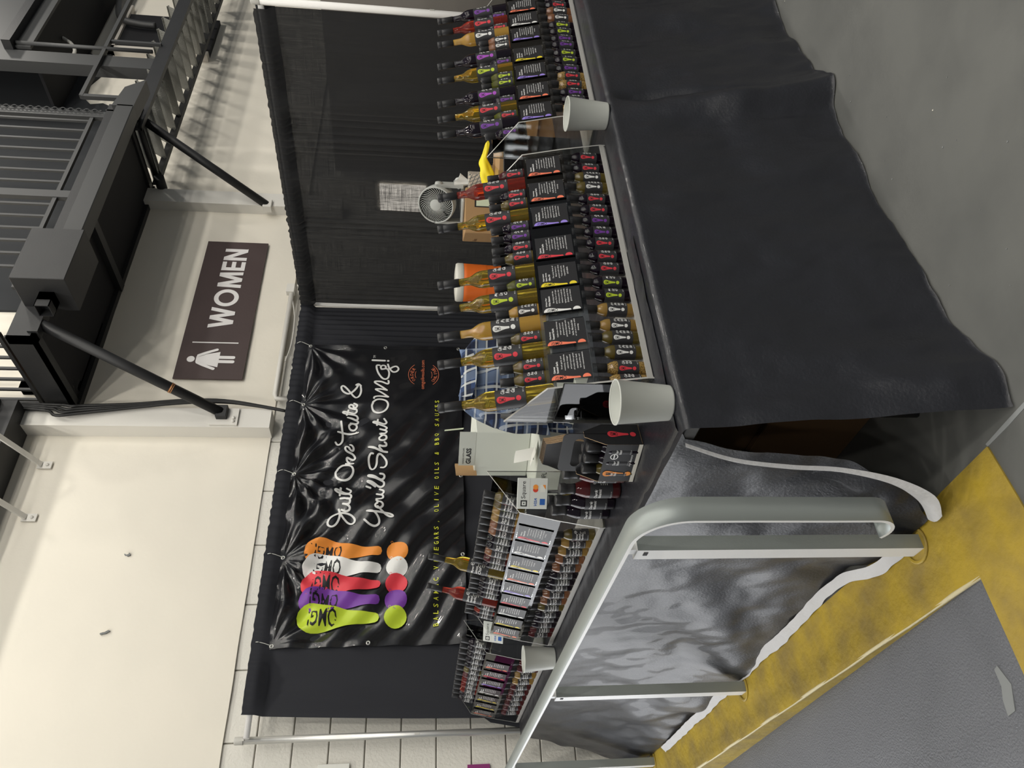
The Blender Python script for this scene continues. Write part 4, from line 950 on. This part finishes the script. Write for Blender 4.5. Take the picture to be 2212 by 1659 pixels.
fill_back(rkd, RD, -PI/2, [(5.10-y, 'small', ('red', 'purple', 'white', 'green')[i % 4], l) for i, (y, l) in enumerate(((3.99, 'dark'), (4.08, 'dark'), (4.17, 'dark'), (4.265, 'dark'), (4.36, 'dark'), (4.455, 'olive'), (4.55, 'brown'), (4.645, 'red'), (4.74, 'red'), (4.835, 'red'), (4.93, 'dark'), (5.03, 'dark')))], 'far left-table rack')
fill_front(rkd, RD, -PI/2, [(5.10-y, ('red', 'white')[i % 2], l) for i, (y, l) in enumerate(((4.02, 'brown'), (4.13, 'brown'), (4.24, 'tan'), (4.35, 'tan'), (4.46, 'brown'), (4.57, 'brown'), (4.68, 'brown'), (4.79, 'brown'), (4.90, 'brown'), (5.0, 'brown')))], 'far left-table rack')
for i in range(7):
    c, key = (('salmon', 'cab'), ('yellow', 'lem'), ('yellow', 'cha'), ('white', 'pear'), ('lilac', 'cab'), ('red', 'cha'), ('salmon', 'lem'))[i]
    card((RD[0]+.0305, 5.00-i*.155, RD[2]+.173), -PI/2, c, key, f'flavour card with {c} mark, {ORD[i]} from left on the far left-table rack', 'flavour cards')

# ------------------------------------------------------------------ sauce bottles and carrier on the left table
for i, (x, y, l, w_) in enumerate(((1.235, 2.100, 'brown', 'nearest the carrier'), (1.225, 2.183, 'brown', 'second from the carrier'), (1.228, 2.268, 'dark', 'third from the carrier'), (1.235, 2.352, 'dark', 'fourth from the carrier'))):
    bottle('sauce', (x, y, TZ+.004), -PI/2+.25, 'none', l, f'dark red sauce bottle on the left table, {w_}', 'loose sauce bottles')
bottle('sauce', (1.30, 2.40, TZ+.004), -PI/2, 'none', 'olive', 'dark sauce bottle tucked against the near side of the left-table rack', 'loose sauce bottles')
def carrier(loc, rot, lab):
    t = thing('bottle_carrier', lab, 'carrier', loc, (0, 0, rot))
    L, W_, H1, H2 = .165, .085, .115, .235
    # sleeve of card round the bottles, front cut low
    MB().box((-L/2, -W_/2, 0), (L/2, -W_/2+.002, H1-.005), 'carton_black').build('front_panel', t)
    MB().box((-L/2, W_/2-.002, 0), (L/2, W_/2, H1), 'carton_black').build('rear_panel', t)
    for sx in (-1, 1):
        x = sx*(L/2-.001); MB().prism([(-W_/2, 0), (W_/2, 0), (W_/2, H1), (.012, H1+.06), (-.012, H1+.06), (-W_/2, H1)], x-.001, x+.001, 'carton_black', 'x', 'carton_raw').build('end_panel', t)
    MB().box((-L/2, -W_/2, 0), (L/2, W_/2, .002), 'carton_raw').build('floor_panel', t)
    MB().box((-L/2-.0006, -W_/2-.0008, 0), (L/2+.0006, -W_/2-.0002, .012), 'carton_cream').build('base_band', t)
    # centre handle with a slot
    hp = []
    n = 10
    out = [(-L/2, .02), (L/2, .02), (L/2, H2-.02)]+[(L/2-.02+.02*math.cos(a), H2-.02+.02*math.sin(a)) for a in [PI/2*i/6 for i in range(1, 7)]]+[(-L/2+.02+.02*math.cos(a), H2-.02+.02*math.sin(a)) for a in [PI/2+PI/2*i/6 for i in range(0, 7)]]
    slot = [(.045*math.copysign(1, math.cos(a))*1.0-.0+.016*math.cos(a)-.0, H2-.052+.016*math.sin(a)) for a in [2*PI*i/20 for i in range(20)]]
    bm = bmesh.new(); vo = [bm.verts.new((p[0], 0, p[1])) for p in out]; vi = [bm.verts.new((p[0], 0, p[1])) for p in slot]
    eo = [bm.edges.new((vo[i], vo[(i+1) % len(vo)])) for i in range(len(vo))]+[bm.edges.new((vi[i], vi[(i+1) % len(vi)])) for i in range(len(vi))]
    bmesh.ops.triangle_fill(bm, use_beauty=True, edges=eo)
    for f in [f for f in bm.faces if (abs(f.calc_center_median().x) < .055 and abs(f.calc_center_median().z-(H2-.052)) < .012)]: bm.faces.remove(f)
    g = bmesh.ops.solidify(bm, geom=bm.faces[:], thickness=.003)
    me = bpy.data.meshes.new('handle'); bm.to_mesh(me); bm.free(); me.materials.append(MT('carton_black')); mk('handle', me, t)
    p = PL(); p.emblem(-.045, .103, .088, 'ink_orange', 1); p.ring(.030, .080, .011, .003, 'label_white', 1, n=14); p.rect(.020, .078, .040, .082, 'label_white', 1)
    p.text('my flavors', -.012, .020, .05, .010, 'label_white', 1, shear=.4)
    mk('print', p.mesh('print', lambda x, y, l: (x, -W_/2-.001-.0003*l, y)), t)
    p = PL(); p.emblem(.0, .103, .088, 'ink_red', 1); mk('print', p.mesh('print', lambda x, y, l: (L/2+.001+.0003*l, x, y)), t)
    return t
CR = (1.222, 1.955, TZ+.004); crot = -PI/2+.20
carrier(CR, crot, 'black card bottle carrier with orange and red marks at the table corner')
c, s_ = math.cos(crot), math.sin(crot)
for i, (lx, ly, l) in enumerate(((-.048, -.0215, 'olive'), (.0, -.0215, 'dark'), (.048, -.0215, 'dark'), (-.048, .0215, 'brown'), (.0, .0215, 'dark'), (.048, .0215, 'dark'))):
    bottle('small', (CR[0]+lx*c-ly*s_, CR[1]+lx*s_+ly*c, CR[2]+.0025), crot, 'none', l, f'small bottle in the black carrier, {("front","rear")[i//3]} row, {ORD[i%3]} from left', 'bottles in the carrier')
# flattened carriers stacked behind
cs = thing('carrier_blank_stack', 'stack of flat folded black carriers behind the sauce bottles', 'cartons', (1.42, 2.27, TZ+.004), (0, 0, -PI/2+.15))
for i in range(9):
    m = MB(); m.prism([(-.085, 0), (.085, 0), (.085, .15), (.06, .205), (.055, .225), (-.055, .225), (-.06, .205), (-.085, .15)], -.0012, .0012, 'carton_black', 'y', 'carton_raw')
    b = m.build('blank', cs); b.location = (-.004*i, -.03+.0068*i, .001*(i % 3)); b.rotation_euler = (-.10, 0, 0)
# ------------------------------------------------------------------ paper cups
def cup(loc, lab):
    t = thing('paper_cup', lab, 'cup', loc)
    o = [(0, .006), (.0465, .006), (.0465, .0), (.048, 0), (.0485, .004), (.0605, .146), (.0625, .1475), (.0625, .1505), (.060, .151), (.0590, .148), (.047, .008), (0, .008)]
    MB().lathe(o, 'cup_paper', 40).build('cup_wall', t)
    MB().tube([(.0609*math.cos(2*PI*i/40), .0609*math.sin(2*PI*i/40), .1495) for i in range(41)], .0021, 'cup_paper', 8).build('rolled_rim', t)
cup((1.170, 1.614, TZ), 'large white paper cup at the near corner of the front table')
cup((2.470, 1.600, TZ), 'white paper cup between the two racks of the front table')
cup((1.130, 3.66, TZ+.004), 'white paper cup between the two racks of the left table')
# ------------------------------------------------------------------ card payment signs
def pay_sign(loc, rot, tilt, lab):
    t = thing('payment_sign', lab, 'sign', loc, (tilt, 0, rot))
    MB().box((-.055, 0, 0), (.055, .004, .105), 'card_reader', .0015).build('card', t)
    p = PL(); p.rect(-.046, .070, -.024, .092, 'ink_black', 1); p.rect(-.042, .074, -.028, .088, 'card_reader', 2); p.rect(-.037, .079, -.033, .083, 'ink_black', 3)
    p.text('Square', -.018, .072, .062, .019, 'ink_black', 1); p.rect(-.055, .0615, .055, .0625, 'conduit_grey', 1)
    p.text('VISA', -.044, .036, .028, .010, 'ink_blue', 1, bold=.02, shear=.3); p.circle(.014, .042, .009, 'ink_cardred', 1); p.circle(.024, .042, .009, 'ink_orange', 2)
    p.rect(-.040, .008, -.018, .026, 'ink_blue', 1); p.rect(.006, .008, .032, .026, 'paper_white', 1); p.poly([(.016, .008), (.032, .008), (.032, .018)], 'ink_orange', 2)
    mk('print', p.mesh('print', lambda x, y, l: (x, -.0004*l, y)), t)
    return t
pay_sign((1.262, 2.285, .984), -PI/2+.75, -.05, 'white Square payment sign clipped near the sauce bottles')
pay_sign((1.30, 3.80, .985), -PI/2+.75, -.35, 'white Square payment sign between the left-table racks')
for (x, y) in ((1.275, 2.292), (1.312, 3.808)): MB().tube([(x, y, TZ+.006), (x, y, .99)], .006, 'black_gloss', 8).build('sign_stem', None, label='black stem holding the payment sign '+('near the sauce bottles' if y < 3 else 'between the left-table racks'), cat='stand')
# fireside pine leaflet on the end of the rack
t = thing('rack_decal', 'white decal with flag and pine trees on the rack end', 'decal', (1.2985, 1.835, .965), (0, 0, -PI/2))
MB().box((-.032, -.0004, -.045), (.032, .0002, .045), 'paper_white').build('paper', t)
p = PL()
for i in range(4): p.rect(0, .036-i*.010, .028, .040-i*.010, 'ink_red', 1)
p.rect(-.028, .012, -.001, .040, 'ink_blue', 1)
for i in range(6): p.poly([(-.027+i*.010, -.022), (-.019+i*.010, -.022), (-.023+i*.010, .008+.004*(i % 2))], 'ink_black', 1)
p.text('FIRESIDE PINE', -.029, -.038, .058, .010, 'ink_black', 1)
mk('print', p.mesh('print', lambda x, y, l: (x, -.0004-.0003*l, y)), t)
mk_leaf = MB().box((1.2935, 1.70, .80), (1.2960, 1.88, 1.02), 'acrylic').build('leaflet_pocket', None, label='empty clear pocket on the rack end by the large cup', cat='holder')

# ------------------------------------------------------------------ things standing behind the tables
def carton(loc, size, rot, m, lab, tape=None, name='carton'):
    t = thing(name, lab, 'box', loc, (0, 0, rot)); w_, d_, h_ = size
    MB().box((-w_/2, -d_/2, 0), (w_/2, d_/2, h_), m, .003).build('box_body', t)
    if tape: MB().box((-w_/2-.001, -.03, h_-.06), (w_/2+.001, .03, h_+.0012), tape).build('tape', t)
    return t
# back table for fan, cooler and boxes
folding_table(3.30, 2.83, 3.95, 4.30, 'bare folding table standing before the right drape')
fx, fy = 3.665, 3.03
c1 = carton((3.605, 3.065, .746), (.29, .25, .225), .75-PI/2+.2, 'cardboard', 'brown carton marked 18oz under the fan')
c2 = carton((3.605, 3.065, .972), (.27, .24, .205), .75-PI/2+.2, 'cardboard', 'upper brown carton marked 16oz directly under the fan')
for t_, wd_x, zz in ((c2, '16oz', .12), (c1, '18oz', .14)):
    p = PL(); p.text(wd_x, -.11, zz, .075, .026, 'ink_black', 1); p.rect(.02, zz-.09, .10, zz+.03, 'ink_black', 1); p.rect(.027, zz-.06, .07, zz+.02, 'paper_green', 2); p.rect(.075, zz-.08, .095, zz, 'paper_white', 2)
    dd = .12 if t_ is c2 else .125
    mk('print', p.mesh('print', lambda x, y, l, dd=dd: (x, -dd-.0006*l, y)), t_)
    p = PL(); p.text(wd_x, -.10, zz, .06, .026, 'ink_black', 1)
    ww = .135 if t_ is c2 else .145
    mk('print', p.mesh('print', lambda x, y, l, ww=ww: (-ww-.0006*l, -x, y)), t_)
# desk fan
fn_ = thing('desk_fan', 'grey round desk fan on top of the brown cartons', 'fan', (fx, fy, 1.178), (0, 0, 0))
ax = Vector((-.78, -.30, .28)).normalized()
C0 = Vector((.0, .0, .155))
MB().box((-.075, -.085, 0), (.075, .085, .02), 'fan_grey', .006).build('foot', fn_)
side = ax.cross(Vector((0, 0, 1))).normalized()
for sg_ in (-1, 1):
    m = MB(); p0 = side*.112*sg_; m.obox(Vector((p0.x, p0.y, .09)), Vector((ax.x, ax.y, 0)).normalized()*.034, side*.008, (0, 0, .08), 'fan_grey')
    m.lathe([(0, 0), (.026, 0), (.022, .014), (0, .018)], 'fan_grey', 16, Vector((p0.x, p0.y, .155)), side*sg_)
    m.build('yoke_arm', fn_)
MB().lathe([(.104, .045), (.110, .040), (.112, .02), (.108, -.02), (.090, -.07), (.055, -.10), (0, -.11)], 'fan_grey', 36, C0, ax, False).build('housing', fn_)
MB().lathe([(0, .0), (.100, .0), (.100, .004), (0, .004)], 'fan_dark', 30, C0, ax).build('dark_throat', fn_)
gr = MB(); u_ = side; v_ = ax.cross(side).normalized()
for i in range(38):
    pts = []
    for j in range(7):
        r = .034+j*.0118; a = 2*PI*i/38+j*.13
        pts.append(C0+ax*(.047-.012*(j/6)**2+.004)+(u_*math.cos(a)+v_*math.sin(a))*r)
    gr.tube(pts, .0021, 'fan_grey', 4)
gg = gr.build('grille_blades', fn_); gg['kind'] = 'stuff'
MB().lathe([(.036, .046), (.036, .052), (.030, .055), (0, .056)], 'fan_grey', 24, C0, ax).build('hub_cap', fn_)
MB().tube([C0+ax*.048+(u_*math.cos(2*PI*i/40)+v_*math.sin(2*PI*i/40))*.107 for i in range(41)], .005, 'fan_grey', 8).build('front_ring', fn_)
# cooler
ck = thing('drink_cooler', 'orange round drinks cooler with white lid behind the bottles', 'cooler', (3.82, 3.86, .746))
ck.scale = (.86, .86, .95)
m = MB(); pf = [(0, 0), (.130, 0), (.138, .01), (.142, .10)]
for i in range(26): pf.append((.1425+(.0025 if i % 2 else 0)+i*.0002, .10+i*.0055))
pf += [(.150, .25), (.1545, .38), (.156, .405), (.150, .41), (0, .41)]
m.lathe(pf, 'cooler_orange', 40).build('barrel', ck)
MB().lathe([(0, .405), (.152, .405), (.158, .412), (.158, .452), (.150, .464), (.10, .470), (0, .470)], 'cooler_white', 40).build('lid', ck)
hd = Vector((-.95, .30, 0)).normalized(); tg = Vector((-hd.y, hd.x, 0))
for sg_ in (-1, 1):
    q = (hd*-.45+tg*.9*sg_*-1).normalized() if sg_ < 0 else (tg*1).normalized()
hq = Vector((-.70, .72, 0)).normalized(); hq2 = Vector((-hq.y, hq.x, 0))
pt = [hq*.153+hq2*.045+Vector((0, 0, .36)), hq*.178+hq2*.05+Vector((0, 0, .33)), hq*.182+hq2*.045+Vector((0, 0, .27)), hq*.182-hq2*.045+Vector((0, 0, .27)), hq*.178-hq2*.05+Vector((0, 0, .33)), hq*.153-hq2*.045+Vector((0, 0, .36))]
MB().tube(catmull(pt, 4), .010, 'cooler_white', 8).build('handle', ck)
# cartons, tissue box and glove on the right
carton((3.86, 2.60, .0), (.42, .36, .80), .15, 'cardboard', 'tall brown carton on the floor beyond the fan table')
cz = carton((3.83, 2.60, .80), (.40, .34, .215), .15, 'cardboard', 'brown carton marked 12 under the tissue box', tape='tape')
p = PL(); p.text('12', .02, .08, .035, .035, 'ink_black', 1); p.rect(-.12, .02, -.02, .15, 'ink_black', 1)
mk('print', p.mesh('print', lambda x, y, l: (x, -.1705-.0006*l, y)), cz)
p = PL(); p.text('12', -.06, .08, .035, .035, 'ink_black', 1); mk('print', p.mesh('print', lambda x, y, l: (-.2005-.0006*l, -x, y)), cz)
tb = thing('tissue_box', 'patterned tissue box with a white tissue sticking out', 'tissue box', (3.74, 2.93, 1.03), (0, 0, .5))
MB().box((-.060, -.060, 0), (.060, .060, .128), 'lattice', .004).build('box_body', tb)
m = MB()
def tis(u, v):
    a = u*2*PI; r = (.012+.034*v)*(1+.35*math.sin(3*a)+.2*math.sin(7*a)*v)
    return (r*math.cos(a), r*math.sin(a)*.8, .120+.075*v*(1+.25*math.cos(2*a)))
m.grid(tis, 30, 6, 'tissue_white').build('tissue', tb)
carton((3.75, 2.93, .746), (.20, .18, .284), .5, 'cardboard_dark', 'narrow dark carton standing upright under the tissue box')
gl = MB()
gp = [(3.600, 2.53, 1.075), (3.560, 2.565, 1.085), (3.520, 2.590, 1.095), (3.475, 2.625, 1.085), (3.435, 2.660, 1.075), (3.395, 2.69, 1.06)]
def glove(u, v):
    P_ = glove.P; f = u*(len(P_)-1); i = min(int(f), len(P_)-2); p = P_[i].lerp(P_[i+1], f-i)
    r = lerp_list([(0, .004), (.08, .012), (.35, .016), (.55, .034), (.8, .040), (.95, .028), (1, .004)], u); a = v*2*PI
    rr = r*(1+.16*math.sin(3*a+u*9)+.10*math.sin(5*a-u*14))
    return p+Vector((.25, .20, 1)).normalized()*rr*math.sin(a)*1.0+Vector((.60, .80, 0)).normalized().cross(Vector((0, 0, 1)))*0+Vector((.55, .8, -.2))*rr*.7*math.cos(a)
glove.P = catmull(gp, 6)
gl.grid(glove, 40, 20, 'glove_yellow').build('rubber_glove', None, label='limp yellow rubber glove draped over the carton beside the tissue box', cat='glove')
carton((3.42, 2.60, .0), (.40, .26, .86), .55, 'cardboard', 'brown carton standing under the yellow glove')
carton((3.42, 2.60, .861), (.36, .24, .175), .55, 'cardboard', 'upper brown carton directly under the yellow glove', tape='tape')
# dark tablet sign behind the right rack
ts = thing('display_panel', 'dark glossy panel with small white lettering behind the right-hand rack', 'panel', (2.86, 2.14, TZ), (0, 0, -.45))
MB().box((-.16, 0, .0), (.16, .012, .31), 'black_gloss', .003).build('panel', ts)
p = PL(); p.text('tutti', -.10, .165, .05, .018, 'label_white', 1); p.rect(.005, .075, .022, .092, 'label_white', 1); mk('print', p.mesh('print', lambda x, y, l: (x, -.0006*l, y)), ts)
# white bottle cartons in the middle of the stand
wb = (1.835, 2.845)
w0 = carton((2.07, 3.20, 0), (.56, .44, .25), .35, 'white_carton', 'lowest white bottle carton of the stack behind the sauce bottles', name='bottle_carton')
w1 = carton((2.06, 3.19, .251), (.54, .43, .378), .35, 'white_carton2', 'middle white bottle carton of the stack behind the sauce bottles', name='bottle_carton')
w2 = carton((2.045, 3.17, .63), (.505, .39, .246), .35, 'white_carton', 'upper white bottle carton printed 375 under the open one', name='bottle_carton')
p = PL(); p.text('375/14FL', -.18, .17, .09, .02, 'ink_black', 1); p.text('375ml x 12', -.02, .17, .11, .02, 'ink_black', 1)
mk('print', p.mesh('print', lambda x, y, l: (x*1.147, -.1955-.0006*l, y*1.147)), w2)
p = PL(); p.text('375/14FL', -.08, .17, .09, .02, 'ink_black', 1); mk('print', p.mesh('print', lambda x, y, l: (-.2530-.0006*l, -x*1.147, y*1.147)), w2)
w3 = thing('bottle_carton', 'open white carton with raised flap printed GLASS, top of the stack', 'box', (2.145, 3.28, .877), (0, 0, .35)); w3.scale = (1.147, 1.147, 1.147)
MB().box((-.13, -.12, 0), (.17, .12, .235), 'white_carton', .003).build('box_body', w3)
MB().box((-.131, -.12, .235), (-.128, .06, .305), 'white_carton2').build('flap', w3)
MB().obox((-.11, .10, .27), (.06, .02, 0), (0, 0, .045), (.001, -.004, 0), 'cardboard').build('flap', w3)
p = PL(); p.text('GLASS', -.05, .252, .085, .022, 'ink_black', 1, bold=.03); p.text('HANDLE WITH CARE', -.05, .282, .085, .007, 'ink_black', 1)
mk('print', p.mesh('print', lambda x, y, l: (-.1315-.0006*l, -x, y)), w3)
# loose papers
for i, (loc, rot, m_, lab) in enumerate((((1.88, 3.03, .93), (1.1, .2, .2), 'paper_white', 'white price slip leaning on the cartons above the payment sign'), ((2.24, 3.36, 1.24), (1.45, .1, .9), 'paper_green', 'pale green slip of paper behind the plaid shirt'), ((1.86, 2.98, .895), (.15, .2, .2), 'paper_white', 'folded white paper lying on the upper carton'))):
    m = MB(); m.grid(lambda u, v: ((u-.5)*.08, (v-.5)*.10, .004*math.sin(u*PI)), 8, 4, m_); o = m.build('paper_slip', None, label=lab, cat='paper', loc=loc, rot=rot)
# ------------------------------------------------------------------ chair with the plaid shirt
chx = thing('folding_chair', 'dark folding chair behind the front table with a shirt on its back', 'chair', (2.06, 2.62, 0), (0, 0, .9))
MB().box((-.20, -.20, .43), (.20, .18, .455), 'black_gloss', .006).build('seat', chx)
MB().box((-.19, .185, .80), (.19, .205, 1.08), 'black_gloss', .006).build('backrest', chx)
for (a, b) in ((-.19, -.17), (.19, -.17), (-.19, .19), (.19, .19)):
    MB().tube([(a, b, 0), (a, b*.98, .45 if b < 0 else 1.09)], .011, 'steel_grey', 8).build('leg', chx)
def shirt_s(u, v):
    # collar ridge along u over the chair back, body falling on both sides along v
    P_ = shirt_s.P; f = u*(len(P_)-1); i = min(int(f), len(P_)-2); p = P_[i].lerp(P_[i+1], f-i)
    side_ = v*2-1                                   # -1 front side, +1 rear side
    fall = abs(side_)**1.15*lerp_list([(0, .14), (.18, .25), (.45, .22), (.75, .30), (1, .40)], u)
    out = Vector((-.62, -.78, 0))*(-1 if side_ > 0 else 1)*(.025+.045*abs(side_)**.7)
    wv = .018*math.sin(u*19+3*v)*abs(side_)+.012*fbm(u*5, v*4, 2)
    return p+out+Vector((-.62, -.78, 0))*wv-Vector((0, 0, 1))*fall+Vector((.78, -.62, 0))*.02*math.sin(v*9+u*4)*abs(side_)
shirt_s.P = catmull([(2.20, 2.47, 1.13), (2.13, 2.52, 1.215), (2.07, 2.565, 1.255), (2.00, 2.62, 1.25), (1.93, 2.685, 1.255), (1.885, 2.725, 1.20), (1.85, 2.76, 1.10)], 6)
sh = thing('plaid_shirt', 'blue and white plaid shirt draped over a chair back', 'shirt', (0, 0, 0))
MB().grid(shirt_s, 70, 46, 'plaid').build('shirt_body', sh)
def sleeve(u, v):
    P_ = sleeve.P; f = u*(len(P_)-1); i = min(int(f), len(P_)-2); p = P_[i].lerp(P_[i+1], f-i); a = v*2*PI
    r = (.062-.026*u)*(1+.12*math.sin(3*a+u*12))
    return p+Vector((.55, -.62, .25))*r*math.cos(a)+Vector((-.62, -.55, .1))*r*.55*math.sin(a)
sleeve.P = catmull([(1.93, 2.66, 1.21), (1.87, 2.69, 1.13), (1.835, 2.70, 1.03), (1.82, 2.70, .93), (1.815, 2.70, .87)], 8)
MB().grid(sleeve, 40, 18, 'plaid').build('sleeve', sh)
col_ = MB(); col_.grid(lambda u, v: Vector((2.10-.16*u, 2.53+.12*u, 1.262-.02*math.sin(u*PI)))+Vector((-.62, -.78, 0))*(.03+.04*v)+Vector((0, 0, -.055*v+.01*math.sin(v*PI))), 20, 4, 'plaid'); col_.build('collar', sh)
